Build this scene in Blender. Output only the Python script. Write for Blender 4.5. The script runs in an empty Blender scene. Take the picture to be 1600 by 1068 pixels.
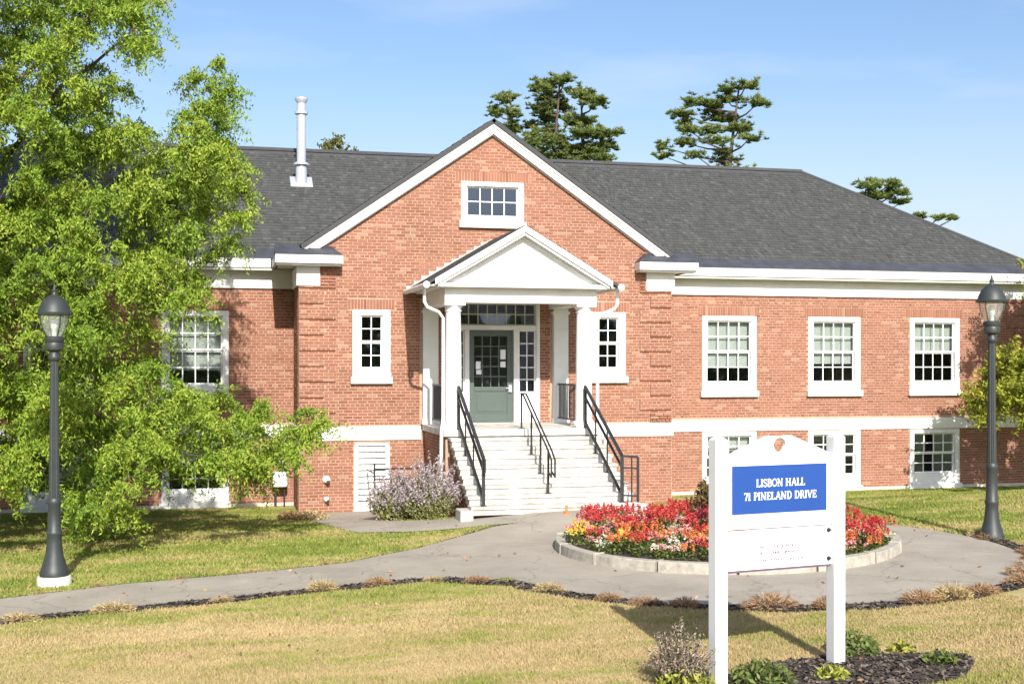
import bpy, bmesh, math, random
import numpy as np
from mathutils import Vector, Matrix
from mathutils.geometry import tessellate_polygon
random.seed(7)
R = np.random.default_rng(11)
S = bpy.context.scene
COL = S.collection

# ------------------------------------------------------------------ camera, sky, sun, exposure
cam = bpy.data.cameras.new('camera')
camo = bpy.data.objects.new('camera', cam)
COL.objects.link(camo)
camo.location = (0, 0, 2.95)
camo.rotation_euler = (math.radians(90), 0, math.radians(-13.8))
cam.sensor_width = 36
cam.lens = 36 * 1900 / 1600
cam.shift_y = 0.0225
cam.clip_end = 2000
S.camera = camo

SUN_EL, SUN_AZ = 33.0, 2.5        # elevation; degrees west of straight behind the camera side of the facade
w = bpy.data.worlds.new('World')
S.world = w
w.use_nodes = True
nt = w.node_tree
bg = nt.nodes['Background']
sky = nt.nodes.new('ShaderNodeTexSky')
sky.sky_type = 'NISHITA'
sky.sun_disc = False
sky.sun_elevation = math.radians(SUN_EL)
sky.sun_rotation = math.radians(180 + SUN_AZ)
sky.air_density = 1.0
sky.dust_density = 2.4
sky.ozone_density = 3.6
wtc = nt.nodes.new('ShaderNodeTexCoord')
wsep = nt.nodes.new('ShaderNodeSeparateXYZ')
nt.links.new(wtc.outputs['Generated'], wsep.inputs[0])
hz = nt.nodes.new('ShaderNodeMapRange')            # pale haze low in the sky, all the way round
hz.interpolation_type = 'SMOOTHSTEP'
hz.inputs['From Min'].default_value = 0.0
hz.inputs['From Max'].default_value = 0.27
hz.inputs['To Min'].default_value = 0.75
hz.inputs['To Max'].default_value = 0.0
nt.links.new(wsep.outputs[2], hz.inputs['Value'])
wmp = nt.nodes.new('ShaderNodeMapping')
wmp.inputs['Scale'].default_value = (1.6, 1.6, 7)
nt.links.new(wtc.outputs['Generated'], wmp.inputs['Vector'])
wno = nt.nodes.new('ShaderNodeTexNoise')           # thin wisps
wno.inputs['Scale'].default_value = 2.6
wno.inputs['Detail'].default_value = 7
nt.links.new(wmp.outputs[0], wno.inputs['Vector'])
wmr = nt.nodes.new('ShaderNodeMapRange')
wmr.inputs['From Min'].default_value = .50
wmr.inputs['From Max'].default_value = .85
wmr.inputs['To Max'].default_value = .45
nt.links.new(wno.outputs[0], wmr.inputs['Value'])
wad = nt.nodes.new('ShaderNodeMath')
wad.operation = 'ADD'
wad.use_clamp = True
nt.links.new(hz.outputs[0], wad.inputs[0])
nt.links.new(wmr.outputs[0], wad.inputs[1])
wmx = nt.nodes.new('ShaderNodeMix')
wmx.data_type = 'RGBA'
wmx.inputs[7].default_value = (4.6, 4.95, 5.3, 1)
nt.links.new(wad.outputs[0], wmx.inputs[0])
nt.links.new(sky.outputs[0], wmx.inputs[6])
nt.links.new(wmx.outputs[2], bg.inputs[0])
bg.inputs[1].default_value = 0.122
sun = bpy.data.lights.new('sun', 'SUN')
suno = bpy.data.objects.new('sun', sun)
COL.objects.link(suno)
sun.energy = 4.6
sun.angle = math.radians(0.5)
sun.color = (1.0, 0.95, 0.87)
suno.rotation_euler = (math.radians(90 - SUN_EL), 0, math.radians(-SUN_AZ))
S.view_settings.view_transform = 'Standard'
S.view_settings.look = 'None'
S.view_settings.exposure = 0.68
S.view_settings.gamma = 1
S.view_settings.use_curve_mapping = False

# ------------------------------------------------------------------ materials
def new_mat(name):
    m = bpy.data.materials.new(name)
    m.use_nodes = True
    n = m.node_tree
    b = n.nodes['Principled BSDF']
    return m, n, b

def mat(name, col, rough=0.6, metal=0.0, noise=0.12, scale=6.0, bump=0.0, spec=0.5):
    m, n, b = new_mat(name)
    b.inputs['Roughness'].default_value = rough
    b.inputs['Metallic'].default_value = metal
    b.inputs['Specular IOR Level'].default_value = spec
    tc = n.nodes.new('ShaderNodeTexCoord')
    no = n.nodes.new('ShaderNodeTexNoise')
    no.inputs['Scale'].default_value = scale
    no.inputs['Detail'].default_value = 6
    no.inputs['Roughness'].default_value = 0.65
    n.links.new(tc.outputs['Object'], no.inputs['Vector'])
    cr = n.nodes.new('ShaderNodeValToRGB')
    cr.color_ramp.elements[0].position = 0.3
    cr.color_ramp.elements[1].position = 0.7
    cr.color_ramp.elements[0].color = tuple(c * (1 - noise) for c in col) + (1,)
    cr.color_ramp.elements[1].color = tuple(min(1, c * (1 + noise)) for c in col) + (1,)
    n.links.new(no.outputs[0], cr.inputs[0])
    n.links.new(cr.outputs[0], b.inputs['Base Color'])
    if bump:
        bp = n.nodes.new('ShaderNodeBump')
        bp.inputs['Strength'].default_value = bump
        bp.inputs['Distance'].default_value = 0.02
        n2 = n.nodes.new('ShaderNodeTexNoise')
        n2.inputs['Scale'].default_value = scale * 8
        n2.inputs['Detail'].default_value = 5
        n.links.new(tc.outputs['Object'], n2.inputs['Vector'])
        n.links.new(n2.outputs[0], bp.inputs['Height'])
        n.links.new(bp.outputs[0], b.inputs['Normal'])
    return m

def ramp_mat(name, stops, src='attr', rough=0.85, spec=0.3, trans=0.0, bump=0.0, bscale=60, stain=0.0):
    """colour from a per-piece random number: a face attribute, or the object's own random"""
    m, n, b = new_mat(name)
    b.inputs['Roughness'].default_value = rough
    b.inputs['Specular IOR Level'].default_value = spec
    if src == 'attr':
        a = n.nodes.new('ShaderNodeAttribute')
        a.attribute_name = 'tint'
        out = a.outputs['Fac']
    else:
        a = n.nodes.new('ShaderNodeObjectInfo')
        out = a.outputs['Random']
    cr = n.nodes.new('ShaderNodeValToRGB')
    e = cr.color_ramp.elements
    e[0].position, e[0].color = stops[0][0], tuple(stops[0][1]) + (1,)
    e[1].position, e[1].color = stops[-1][0], tuple(stops[-1][1]) + (1,)
    for p, c in stops[1:-1]:
        x = e.new(p)
        x.color = tuple(c) + (1,)
    n.links.new(out, cr.inputs[0])
    tc = n.nodes.new('ShaderNodeTexCoord')
    no = n.nodes.new('ShaderNodeTexNoise')
    no.inputs['Scale'].default_value = bscale
    no.inputs['Detail'].default_value = 4
    n.links.new(tc.outputs['Object'], no.inputs['Vector'])
    mx = n.nodes.new('ShaderNodeMix')
    mx.data_type = 'RGBA'
    mx.blend_type = 'MULTIPLY'
    mx.inputs[0].default_value = 0.35 if bump else 0.0
    n.links.new(cr.outputs[0], mx.inputs[6])
    n.links.new(no.outputs[0], mx.inputs[7])
    n.links.new(mx.outputs[2] if bump else cr.outputs[0], b.inputs['Base Color'])
    if bump:
        bp = n.nodes.new('ShaderNodeBump')
        bp.inputs['Strength'].default_value = bump
        bp.inputs['Distance'].default_value = 0.01
        n.links.new(no.outputs[0], bp.inputs['Height'])
        n.links.new(bp.outputs[0], b.inputs['Normal'])
    if stain:
        geo = n.nodes.new('ShaderNodeNewGeometry')
        ns = n.nodes.new('ShaderNodeTexNoise'); ns.inputs['Scale'].default_value = .8; ns.inputs['Detail'].default_value = 7; ns.inputs['Roughness'].default_value = .7
        n.links.new(geo.outputs['Position'], ns.inputs['Vector'])
        mr = n.nodes.new('ShaderNodeMapRange'); mr.inputs['From Min'].default_value = .3; mr.inputs['From Max'].default_value = .7
        mr.inputs['To Min'].default_value = 1 - stain; mr.inputs['To Max'].default_value = 1 + stain * .5
        n.links.new(ns.outputs[0], mr.inputs['Value'])
        m3 = n.nodes.new('ShaderNodeMix'); m3.data_type = 'RGBA'; m3.blend_type = 'MULTIPLY'; m3.inputs[0].default_value = 1
        n.links.new(mx.outputs[2], m3.inputs[6]); n.links.new(mr.outputs[0], m3.inputs[7])
        n.links.new(m3.outputs[2], b.inputs['Base Color'])
    if trans:
        tr = n.nodes.new('ShaderNodeBsdfTranslucent')
        n.links.new(cr.outputs[0], tr.inputs[0])
        ms = n.nodes.new('ShaderNodeMixShader')
        ms.inputs[0].default_value = trans
        n.links.new(b.outputs[0], ms.inputs[1])
        n.links.new(tr.outputs[0], ms.inputs[2])
        n.links.new(ms.outputs[0], n.nodes['Material Output'].inputs[0])
    return m

BR = [(0.0, (.275, .108, .068)), (0.25, (.325, .134, .084)), (0.6, (.355, .152, .098)), (0.88, (.39, .174, .114)), (0.97, (.43, .25, .175)), (1.0, (.43, .25, .175))]
M = {}
M['brick'] = ramp_mat('brick_mass', BR, 'attr', bump=0.25, stain=.22)
M['brick1'] = ramp_mat('brick_single', BR, 'obj', bump=0.25, stain=.22)
M['mortar'] = mat('mortar', (.41, .285, .205), .9, noise=.2, scale=5)
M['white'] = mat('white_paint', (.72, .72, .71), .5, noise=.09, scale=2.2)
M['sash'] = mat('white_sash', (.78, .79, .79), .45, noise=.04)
M['soffit'] = mat('shade_grey_paint', (.50, .495, .44), .5, noise=.05)  # greyer than the trim: shade under eaves and porch put into the colour
M['shingle'] = ramp_mat('shingle', [(0, (.052, .054, .053)), (.5, (.084, .086, .083)), (1, (.135, .137, .13))], rough=.9, bump=.5, bscale=40)
M['shingle_base'] = mat('roof_underlay', (.06, .06, .064), .9)
M['strip'] = mat('dark_eave_strip', (.05, .052, .062), .55, noise=.3, scale=3)
M['green'] = mat('green_door_paint', (.075, .10, .088), .4, noise=.06)
M['step'] = mat('pale_stone_step', (.50, .485, .44), .75, noise=.36, scale=3.2, bump=.1)
M['step2'] = mat('stone_riser', (.46, .445, .40), .8, noise=.36, scale=3.2, bump=.1)
M['black'] = mat('black_iron', (.022, .023, .026), .45, noise=.2, scale=20)
M['lamp'] = mat('lamp_metal', (.030, .036, .035), .5, noise=.15, scale=8)
M['concrete'] = mat('concrete', (.55, .52, .45), .85, noise=.14, scale=4, bump=.2)
M['granite'] = mat('granite_kerb', (.36, .33, .275), .85, noise=.28, scale=9, bump=.3)
M['steel'] = mat('galvanised_steel', (.52, .55, .60), .35, metal=.35, noise=.08)
M['lead'] = mat('flashing', (.36, .38, .37), .5, metal=.2, noise=.3, scale=12)
M['blind'] = mat('blind_cloth', (.40, .42, .39), .8, noise=.05)
M['dark'] = mat('dark_room', (.34, .34, .36), .9)
M['paper'] = mat('paper', (.78, .80, .84), .8, noise=.03)
M['utility'] = mat('utility_grey', (.58, .62, .58), .5, noise=.1)
M['signwhite'] = mat('sign_white_paint', (.74, .74, .76), .4, noise=.03)
M['signblue'] = mat('sign_blue', (.014, .062, .27), .4, noise=.05, scale=2)
M['letter'] = mat('letter_white', (.85, .85, .83), .5, noise=.02)
M['fade'] = mat('faded_mauve_print', (.12, .075, .12), .6, noise=.1)
M['trimgrey'] = mat('sign_edge', (.30, .28, .33), .6)
M['bark'] = mat('bark', (.085, .068, .052), .9, noise=.35, scale=7, bump=.6)
M['pinebark'] = mat('pine_bark', (.10, .075, .06), .9, noise=.3, scale=4, bump=.5)
M['soil'] = mat('dark_mulch', (.058, .045, .037), .95, noise=.5, scale=25, bump=.8)
M['chip'] = ramp_mat('mulch_chip', [(0, (.03, .023, .018)), (.6, (.08, .062, .05)), (1, (.19, .15, .12))], rough=.95)
M['orange'] = mat('orange_plastic', (.75, .17, .05), .5)

def glass_mat():
    m, n, b = new_mat('window_glass')
    out = n.nodes['Material Output']
    gl = n.nodes.new('ShaderNodeBsdfGlossy')
    gl.inputs['Roughness'].default_value = .02
    gl.inputs['Color'].default_value = (.60, .74, 1, 1)
    tr = n.nodes.new('ShaderNodeBsdfTransparent')
    tr.inputs['Color'].default_value = (.93, .95, .94, 1)
    fr = n.nodes.new('ShaderNodeFresnel')
    fr.inputs['IOR'].default_value = 2.1
    tc = n.nodes.new('ShaderNodeTexCoord')
    no = n.nodes.new('ShaderNodeTexNoise')
    no.inputs['Scale'].default_value = 2.5
    bp = n.nodes.new('ShaderNodeBump')
    bp.inputs['Strength'].default_value = .04
    n.links.new(tc.outputs['Object'], no.inputs['Vector'])
    n.links.new(no.outputs[0], bp.inputs['Height'])
    n.links.new(bp.outputs[0], gl.inputs['Normal'])
    ms = n.nodes.new('ShaderNodeMixShader')
    geo = n.nodes.new('ShaderNodeNewGeometry')
    inv = n.nodes.new('ShaderNodeMath'); inv.operation = 'SUBTRACT'; inv.inputs[0].default_value = 1
    n.links.new(geo.outputs['Backfacing'], inv.inputs[1])
    mul = n.nodes.new('ShaderNodeMath'); mul.operation = 'MULTIPLY'
    n.links.new(fr.outputs[0], mul.inputs[0]); n.links.new(inv.outputs[0], mul.inputs[1])
    n.links.new(mul.outputs[0], ms.inputs[0])
    n.links.new(tr.outputs[0], ms.inputs[1])
    n.links.new(gl.outputs[0], ms.inputs[2])
    n.links.new(ms.outputs[0], out.inputs[0])
    return m
M['glass'] = glass_mat()

def globe_mat():
    m, n, b = new_mat('lamp_globe')
    b.inputs['Base Color'].default_value = (.85, .86, .84, 1)
    b.inputs['Roughness'].default_value = .12
    tr = n.nodes.new('ShaderNodeBsdfTransparent')
    tr.inputs['Color'].default_value = (.86, .9, .88, 1)
    ms = n.nodes.new('ShaderNodeMixShader')
    ms.inputs[0].default_value = .16
    n.links.new(tr.outputs[0], ms.inputs[1])
    n.links.new(b.outputs[0], ms.inputs[2])
    n.links.new(ms.outputs[0], n.nodes['Material Output'].inputs[0])
    return m
M['globe'] = globe_mat()

# ------------------------------------------------------------------ object helpers
def tag(o, label=None, cat=None, group=None, kind=None):
    if label: o['label'] = label
    if cat: o['category'] = cat
    if group: o['group'] = group
    if kind: o['kind'] = kind
    return o

def empty(name, loc=(0, 0, 0), rz=0.0, label=None, cat=None, group=None):
    o = bpy.data.objects.new(name, None)
    o.empty_display_size = .3
    o.location = loc
    o.rotation_euler = (0, 0, rz)
    COL.objects.link(o)
    return tag(o, label, cat, group)

def link(name, me, parent=None, loc=None, rz=0.0):
    o = bpy.data.objects.new(name, me)
    COL.objects.link(o)
    if parent is not None:
        o.parent = parent
    if loc is not None:
        o.location = loc
    if rz:
        o.rotation_euler = (0, 0, rz)
    return o

class MB:
    """collects faces, then links them as one mesh object"""
    def __init__(s):
        s.v, s.f, s.t = [], [], []
    def face(s, pts, tint=None):
        k = len(s.v)
        s.v += [tuple(p) for p in pts]
        s.f.append(tuple(range(k, k + len(pts))))
        if tint is not None: s.t.append(tint)
    def raw(s, vs, fs, tint=None):
        k = len(s.v)
        s.v += [tuple(p) for p in vs]
        s.f += [tuple(i + k for i in f) for f in fs]
        if tint is not None: s.t += [tint] * len(fs)
    def box(s, x0, x1, y0, y1, z0, z1, tint=None):
        s.raw([(x0, y0, z0), (x1, y0, z0), (x1, y1, z0), (x0, y1, z0), (x0, y0, z1), (x1, y0, z1), (x1, y1, z1), (x0, y1, z1)],
              [(3, 2, 1, 0), (4, 5, 6, 7), (0, 1, 5, 4), (1, 2, 6, 5), (2, 3, 7, 6), (3, 0, 4, 7)], tint)
    def prism_y(s, pts, y0, y1):
        """polygon of (x,z) anticlockwise as seen from -Y, extruded along Y"""
        n = len(pts)
        vs = [(x, y0, z) for x, z in pts] + [(x, y1, z) for x, z in pts]
        fs = [tuple(range(n)), tuple(range(2 * n - 1, n - 1, -1))]
        fs += [(i + n, (i + 1) % n + n, (i + 1) % n, i)[::1] for i in range(n)]
        s.raw(vs, fs)
    def slab(s, quad, th):
        """planar polygon given in order, thickened along its normal downward"""
        q = [Vector(p) for p in quad]
        nrm = (q[1] - q[0]).cross(q[2] - q[0]).normalized()
        lo = [p - nrm * th for p in q]
        n = len(q)
        fs = [tuple(range(n)), tuple(range(2 * n - 1, n - 1, -1))] + [(i, i + n, (i + 1) % n + n, (i + 1) % n) for i in range(n)]
        s.raw(q + lo, fs)
    def tube(s, pts, r, n=8, cap=True):
        pts = [Vector(p) for p in pts]
        rs = r if isinstance(r, (list, tuple)) else [r] * len(pts)
        k = len(s.v)
        up0 = None
        for i, p in enumerate(pts):
            d = (pts[min(i + 1, len(pts) - 1)] - pts[max(i - 1, 0)])
            d = d.normalized() if d.length > 1e-9 else Vector((0, 0, 1))
            ref = Vector((0, 0, 1)) if abs(d.z) < .9 else Vector((0, 1, 0))
            if up0 is not None: ref = up0
            a = d.cross(ref)
            if a.length < 1e-4: a = d.cross(Vector((1, 0, 0)))
            a.normalize()
            b = a.cross(d).normalized()
            up0 = b
            for j in range(n):
                t = 2 * math.pi * (j + .5) / n
                q = p + (a * math.cos(t) + b * math.sin(t)) * rs[i]
                s.v.append(tuple(q))
        for i in range(len(pts) - 1):
            for j in range(n):
                a0 = k + i * n + j; a1 = k + i * n + (j + 1) % n
                s.f.append((a0, a1, a1 + n, a0 + n))
        if cap:
            s.f.append(tuple(range(k + n - 1, k - 1, -1)))
            e = k + (len(pts) - 1) * n
            s.f.append(tuple(range(e, e + n)))
    def lathe(s, prof, cx=0, cy=0, n=20):
        k = len(s.v)
        for r, z in prof:
            for j in range(n):
                t = 2 * math.pi * j / n
                s.v.append((cx + r * math.cos(t), cy + r * math.sin(t), z))
        for i in range(len(prof) - 1):
            for j in range(n):
                a0 = k + i * n + j; a1 = k + i * n + (j + 1) % n
                s.f.append((a0, a1, a1 + n, a0 + n))
        s.f.append(tuple(range(k + n - 1, k - 1, -1)))
        e = k + (len(prof) - 1) * n
        s.f.append(tuple(range(e, e + n)))
    def mesh(s, name, m, smooth=False):
        me = bpy.data.meshes.new(name)
        me.from_pydata(s.v, [], s.f)
        if s.t and len(s.t) == len(s.f):
            at = me.attributes.new('tint', 'FLOAT', 'FACE')
            at.data.foreach_set('value', np.array(s.t, dtype=np.float32))
        me.materials.append(m)
        if smooth:
            me.polygons.foreach_set('use_smooth', [True] * len(me.polygons))
            try: me.set_sharp_from_angle(angle=math.radians(40))
            except Exception: pass
        me.update()
        return me
    def build(s, name, m, parent=None, smooth=False, bevel=0.0, loc=None):
        o = link(name, s.mesh(name, m, smooth), parent, loc)
        if bevel:
            b = o.modifiers.new('edge', 'BEVEL')
            b.width = bevel
            b.segments = 2
            b.limit_method = 'ANGLE'
        return o

def box_obj(name, m, parent, *b, bevel=0.0):
    q = MB(); q.box(*b)
    return q.build(name, m, parent, bevel=bevel)

def np_mesh(name, verts, k, tint, m):
    """faces of k consecutive vertices each, with one tint per face"""
    n = len(verts) // k
    me = bpy.data.meshes.new(name)
    me.vertices.add(len(verts))
    me.vertices.foreach_set('co', np.asarray(verts, dtype=np.float32).ravel())
    me.loops.add(len(verts))
    me.loops.foreach_set('vertex_index', np.arange(len(verts), dtype=np.int32))
    me.polygons.add(n)
    me.polygons.foreach_set('loop_start', np.arange(0, n * k, k, dtype=np.int32))
    me.polygons.foreach_set('loop_total', np.full(n, k, dtype=np.int32))
    at = me.attributes.new('tint', 'FLOAT', 'FACE')
    at.data.foreach_set('value', np.clip(np.asarray(tint, dtype=np.float32), 0, 1))
    me.materials.append(m)
    me.update(calc_edges=True)
    me.validate()
    return me

def copy_tree(o, parent=None):
    c = o.copy()
    COL.objects.link(c)
    if parent is not None: c.parent = parent
    for ch in list(o.children):
        copy_tree(ch, c)
    return c

# ------------------------------------------------------------------ terrain
def g(X, Y):
    X = np.asarray(X, dtype=float); Y = np.asarray(Y, dtype=float)
    t = -.09 + .021 * np.clip(X, -15, 20)
    s = np.clip((Y - 22) / 5, 0, 1); s = s * s * (3 - 2 * s)
    z = t * (1 - s) - .27 * s
    z = z + .19 * np.exp(-(((X - 6.3) / 2.2) ** 2 + ((Y - 21.9) / 1.3) ** 2))
    z = z - .07 * np.exp(-(((X - 4.5) ** 2 + (Y - 10.4) ** 2) / .5))
    return z
def gz(x, y): return float(g(x, y))

BED = (7.9, 18.0, 2.7)
RING = (7.9, 17.2, 4.0)
arc = lambda c, r, a0, a1, n: [(c[0] + r * math.cos(math.radians(a0 + (a1 - a0) * i / n)), c[1] + r * math.sin(math.radians(a0 + (a1 - a0) * i / n))) for i in range(n + 1)]
LOW = [(-14, 13.9), (-8, 14.9), (-4.5, 15.5), (-2.52, 15.82), (-1.04, 16.05), (.54, 16.35), (1.75, 16.62), (2.65, 16.76), (3.2, 16.70), (3.66, 16.3)]
RNG = arc(RING, RING[2], 192, 410, 44)
UP1 = [(5.35, 21.06), (4.79, 20.94), (4.11, 20.39), (3.18, 19.42), (1.94, 18.45), (.61, 18.05), (-1.25, 17.75), (-2.73, 17.2), (-8, 16.3), (-14, 15.3)]
PATH = LOW + RNG + [(8.6, 21.7), (8.1, 22.1), (4.5, 22.1)] + [(4.6, 22.3), (4.0, 22.4), (3.33, 23.0), (3.45, 26.62), (1.86, 26.62), (1.9, 24.9), (2.05, 22.9), (2.47, 21.6), (3.35, 21.22), (4.02, 21.12), (4.83, 21.1)] + UP1

def inside(poly, X, Y):
    r = np.zeros(len(X), bool)
    n = len(poly)
    for i in range(n):
        x0, y0 = poly[i]; x1, y1 = poly[(i + 1) % n]
        c = ((y0 > Y) != (y1 > Y)) & (X < (x1 - x0) * (Y - y0) / (y1 - y0 + 1e-12) + x0)
        r ^= c
    return r

def drape(name, poly, lift, m, step=.3, kind='structure', label=None):
    bm = bmesh.new()
    bv = [bm.verts.new((x, y, 0)) for x, y in poly]
    for tri in tessellate_polygon([[Vector((x, y, 0)) for x, y in poly]]):
        try: bm.faces.new([bv[i] for i in tri])
        except ValueError: pass
    xs = [p[0] for p in poly]; ys = [p[1] for p in poly]
    for ax, lo, hi in ((0, min(xs), max(xs)), (1, min(ys), max(ys))):
        k = math.floor(lo / step) * step + step
        while k < hi:
            co = (k + 1e-4, 0, 0) if ax == 0 else (0, k + 1e-4, 0)
            no = (1, 0, 0) if ax == 0 else (0, 1, 0)
            bmesh.ops.bisect_plane(bm, geom=bm.verts[:] + bm.edges[:] + bm.faces[:], plane_co=co, plane_no=no)
            k += step
    bmesh.ops.remove_doubles(bm, verts=bm.verts[:], dist=1e-4)
    for v in bm.verts: v.co.z = gz(v.co.x, v.co.y) + lift
    bmesh.ops.recalc_face_normals(bm, faces=bm.faces[:])
    for f in bm.faces:
        if f.normal.z < 0: f.normal_flip()
    me = bpy.data.meshes.new(name)
    bm.to_mesh(me); bm.free()
    me.materials.append(m)
    me.polygons.foreach_set('use_smooth', [True] * len(me.polygons))
    o = link(name, me)
    tag(o, label, None, None, kind)
    return o

def lawn_nodes(name, blade):
    m, n, b = new_mat(name)
    b.inputs['Roughness'].default_value = .85
    b.inputs['Specular IOR Level'].default_value = .2
    geo = n.nodes.new('ShaderNodeNewGeometry')
    sep = n.nodes.new('ShaderNodeSeparateXYZ')
    n.links.new(geo.outputs['Position'], sep.inputs[0])
    flat = n.nodes.new('ShaderNodeVectorMath'); flat.operation = 'MULTIPLY'
    flat.inputs[1].default_value = (1, 1, 0)
    n.links.new(geo.outputs['Position'], flat.inputs[0])
    def noise(sc, det=3, vec=None, rough=.55):
        x = n.nodes.new('ShaderNodeTexNoise')
        x.inputs['Scale'].default_value = sc
        x.inputs['Detail'].default_value = det
        x.inputs['Roughness'].default_value = rough
        n.links.new((vec or flat).outputs[0], x.inputs['Vector'])
        return x.outputs[0]
    def math_(op, a, bb):
        x = n.nodes.new('ShaderNodeMath'); x.operation = op
        for i, q in enumerate((a, bb)):
            if isinstance(q, (int, float)): x.inputs[i].default_value = q
            else: n.links.new(q, x.inputs[i])
        return x.outputs[0]
    mp = n.nodes.new('ShaderNodeMapping')
    mp.inputs['Scale'].default_value = (.55, 1.5, 1)
    mp.inputs['Rotation'].default_value = (0, 0, .25)
    n.links.new(flat.outputs[0], mp.inputs['Vector'])
    big = noise(.55, 4, mp, .6)
    mid = noise(2.6, 4, mp, .6)
    # the near lawn is drier than the lawn by the building
    mr = n.nodes.new('ShaderNodeMapRange')
    mr.inputs['From Min'].default_value = 14.5; mr.inputs['From Max'].default_value = 18.0
    mr.inputs['To Min'].default_value = .36; mr.inputs['To Max'].default_value = -.10
    n.links.new(sep.outputs[1], mr.inputs['Value'])
    dry = math_('ADD', math_('ADD', math_('MULTIPLY', math_('SUBTRACT', big, .5), 2.3), math_('MULTIPLY', math_('SUBTRACT', mid, .5), 1.7)), math_('ADD', mr.outputs[0], .38))
    if blade:
        a = n.nodes.new('ShaderNodeAttribute'); a.attribute_name = 'tint'
        dry = math_('ADD', dry, math_('MULTIPLY', math_('SUBTRACT', a.outputs['Fac'], .5), .55))
    else:
        dry = math_('ADD', dry, math_('MULTIPLY', math_('SUBTRACT', noise(38, 4), .5), .8))
    cr = n.nodes.new('ShaderNodeValToRGB')
    e = cr.color_ramp.elements
    e[0].position = 0.0; e[0].color = (.19, .235, .045, 1)
    e[1].position = 1.0; e[1].color = (.50, .385, .205, 1)
    x = e.new(.32); x.color = (.31, .325, .085, 1)
    x = e.new(.6); x.color = (.39, .325, .14, 1)
    n.links.new(dry, cr.inputs[0])
    n.links.new(cr.outputs[0], b.inputs['Base Color'])
    if blade:
        tr = n.nodes.new('ShaderNodeBsdfTranslucent')
        n.links.new(cr.outputs[0], tr.inputs[0])
        ms = n.nodes.new('ShaderNodeMixShader'); ms.inputs[0].default_value = .3
        n.links.new(b.outputs[0], ms.inputs[1]); n.links.new(tr.outputs[0], ms.inputs[2])
        n.links.new(ms.outputs[0], n.nodes['Material Output'].inputs[0])
    else:
        bp = n.nodes.new('ShaderNodeBump'); bp.inputs['Strength'].default_value = .7; bp.inputs['Distance'].default_value = .03
        n.links.new(noise(55, 5), bp.inputs['Height'])
        n.links.new(bp.outputs[0], b.inputs['Normal'])
    return m

def make_ground():
    xs = np.concatenate([[-600, -200, -80, -40, -25], np.arange(-20, 30.01, .25), [36, 45, 80, 200, 600]])
    ys = np.concatenate([[-600, -200, -60, -20, -5, 0, 4], np.arange(6, 30.01, .25), [34, 40, 60, 100, 200, 600]])
    XX, YY = np.meshgrid(xs, ys)
    ZZ = g(XX, YY)
    nx, ny = len(xs), len(ys)
    v = np.stack([XX.ravel(), YY.ravel(), ZZ.ravel()], 1)
    f = [(j * nx + i, j * nx + i + 1, (j + 1) * nx + i + 1, (j + 1) * nx + i) for j in range(ny - 1) for i in range(nx - 1)]
    me = bpy.data.meshes.new('lawn_ground')
    me.from_pydata(v.tolist(), [], f)
    me.materials.append(lawn_nodes('lawn_soil', False))
    me.polygons.foreach_set('use_smooth', [True] * len(me.polygons))
    tag(link('ground', me), kind='structure')
make_ground()

def asphalt():
    m, n, b = new_mat('worn_asphalt')
    b.inputs['Roughness'].default_value = .9
    tc = n.nodes.new('ShaderNodeTexCoord')
    n1 = n.nodes.new('ShaderNodeTexNoise'); n1.inputs['Scale'].default_value = .9; n1.inputs['Detail'].default_value = 7; n1.inputs['Roughness'].default_value = .65
    n2 = n.nodes.new('ShaderNodeTexNoise'); n2.inputs['Scale'].default_value = 70; n2.inputs['Detail'].default_value = 3
    n3 = n.nodes.new('ShaderNodeTexVoronoi'); n3.feature = 'DISTANCE_TO_EDGE'; n3.inputs['Scale'].default_value = .55
    mp = n.nodes.new('ShaderNodeVectorMath'); mp.operation = 'ADD'
    wv = n.nodes.new('ShaderNodeTexNoise'); wv.inputs['Scale'].default_value = 1.3; wv.inputs['Detail'].default_value = 4
    for x in (n1, n2, wv): n.links.new(tc.outputs['Object'], x.inputs['Vector'])
    n.links.new(tc.outputs['Object'], mp.inputs[0]); n.links.new(wv.outputs[1], mp.inputs[1])
    n.links.new(mp.outputs[0], n3.inputs['Vector'])
    cr = n.nodes.new('ShaderNodeValToRGB')
    cr.color_ramp.elements[0].position = .3; cr.color_ramp.elements[0].color = (.255, .222, .178, 1)
    cr.color_ramp.elements[1].position = .72; cr.color_ramp.elements[1].color = (.37, .328, .265, 1)
    n.links.new(n1.outputs[0], cr.inputs[0])
    mx = n.nodes.new('ShaderNodeMix'); mx.data_type = 'RGBA'; mx.blend_type = 'OVERLAY'; mx.inputs[0].default_value = .45
    n.links.new(cr.outputs[0], mx.inputs[6]); n.links.new(n2.outputs[0], mx.inputs[7])
    ck = n.nodes.new('ShaderNodeMapRange'); ck.inputs['From Min'].default_value = 0; ck.inputs['From Max'].default_value = .012
    ck.inputs['To Min'].default_value = .72; ck.inputs['To Max'].default_value = 1
    n.links.new(n3.outputs[0], ck.inputs['Value'])
    m2 = n.nodes.new('ShaderNodeMix'); m2.data_type = 'RGBA'; m2.blend_type = 'MULTIPLY'; m2.inputs[0].default_value = 1
    n.links.new(mx.outputs[2], m2.inputs[6]); n.links.new(ck.outputs[0], m2.inputs[7])
    n.links.new(m2.outputs[2], b.inputs['Base Color'])
    bp = n.nodes.new('ShaderNodeBump'); bp.inputs['Strength'].default_value = .35; bp.inputs['Distance'].default_value = .01
    n.links.new(n2.outputs[0], bp.inputs['Height']); n.links.new(bp.outputs[0], b.inputs['Normal'])
    return m
drape('path', PATH, .016, asphalt())

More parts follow.
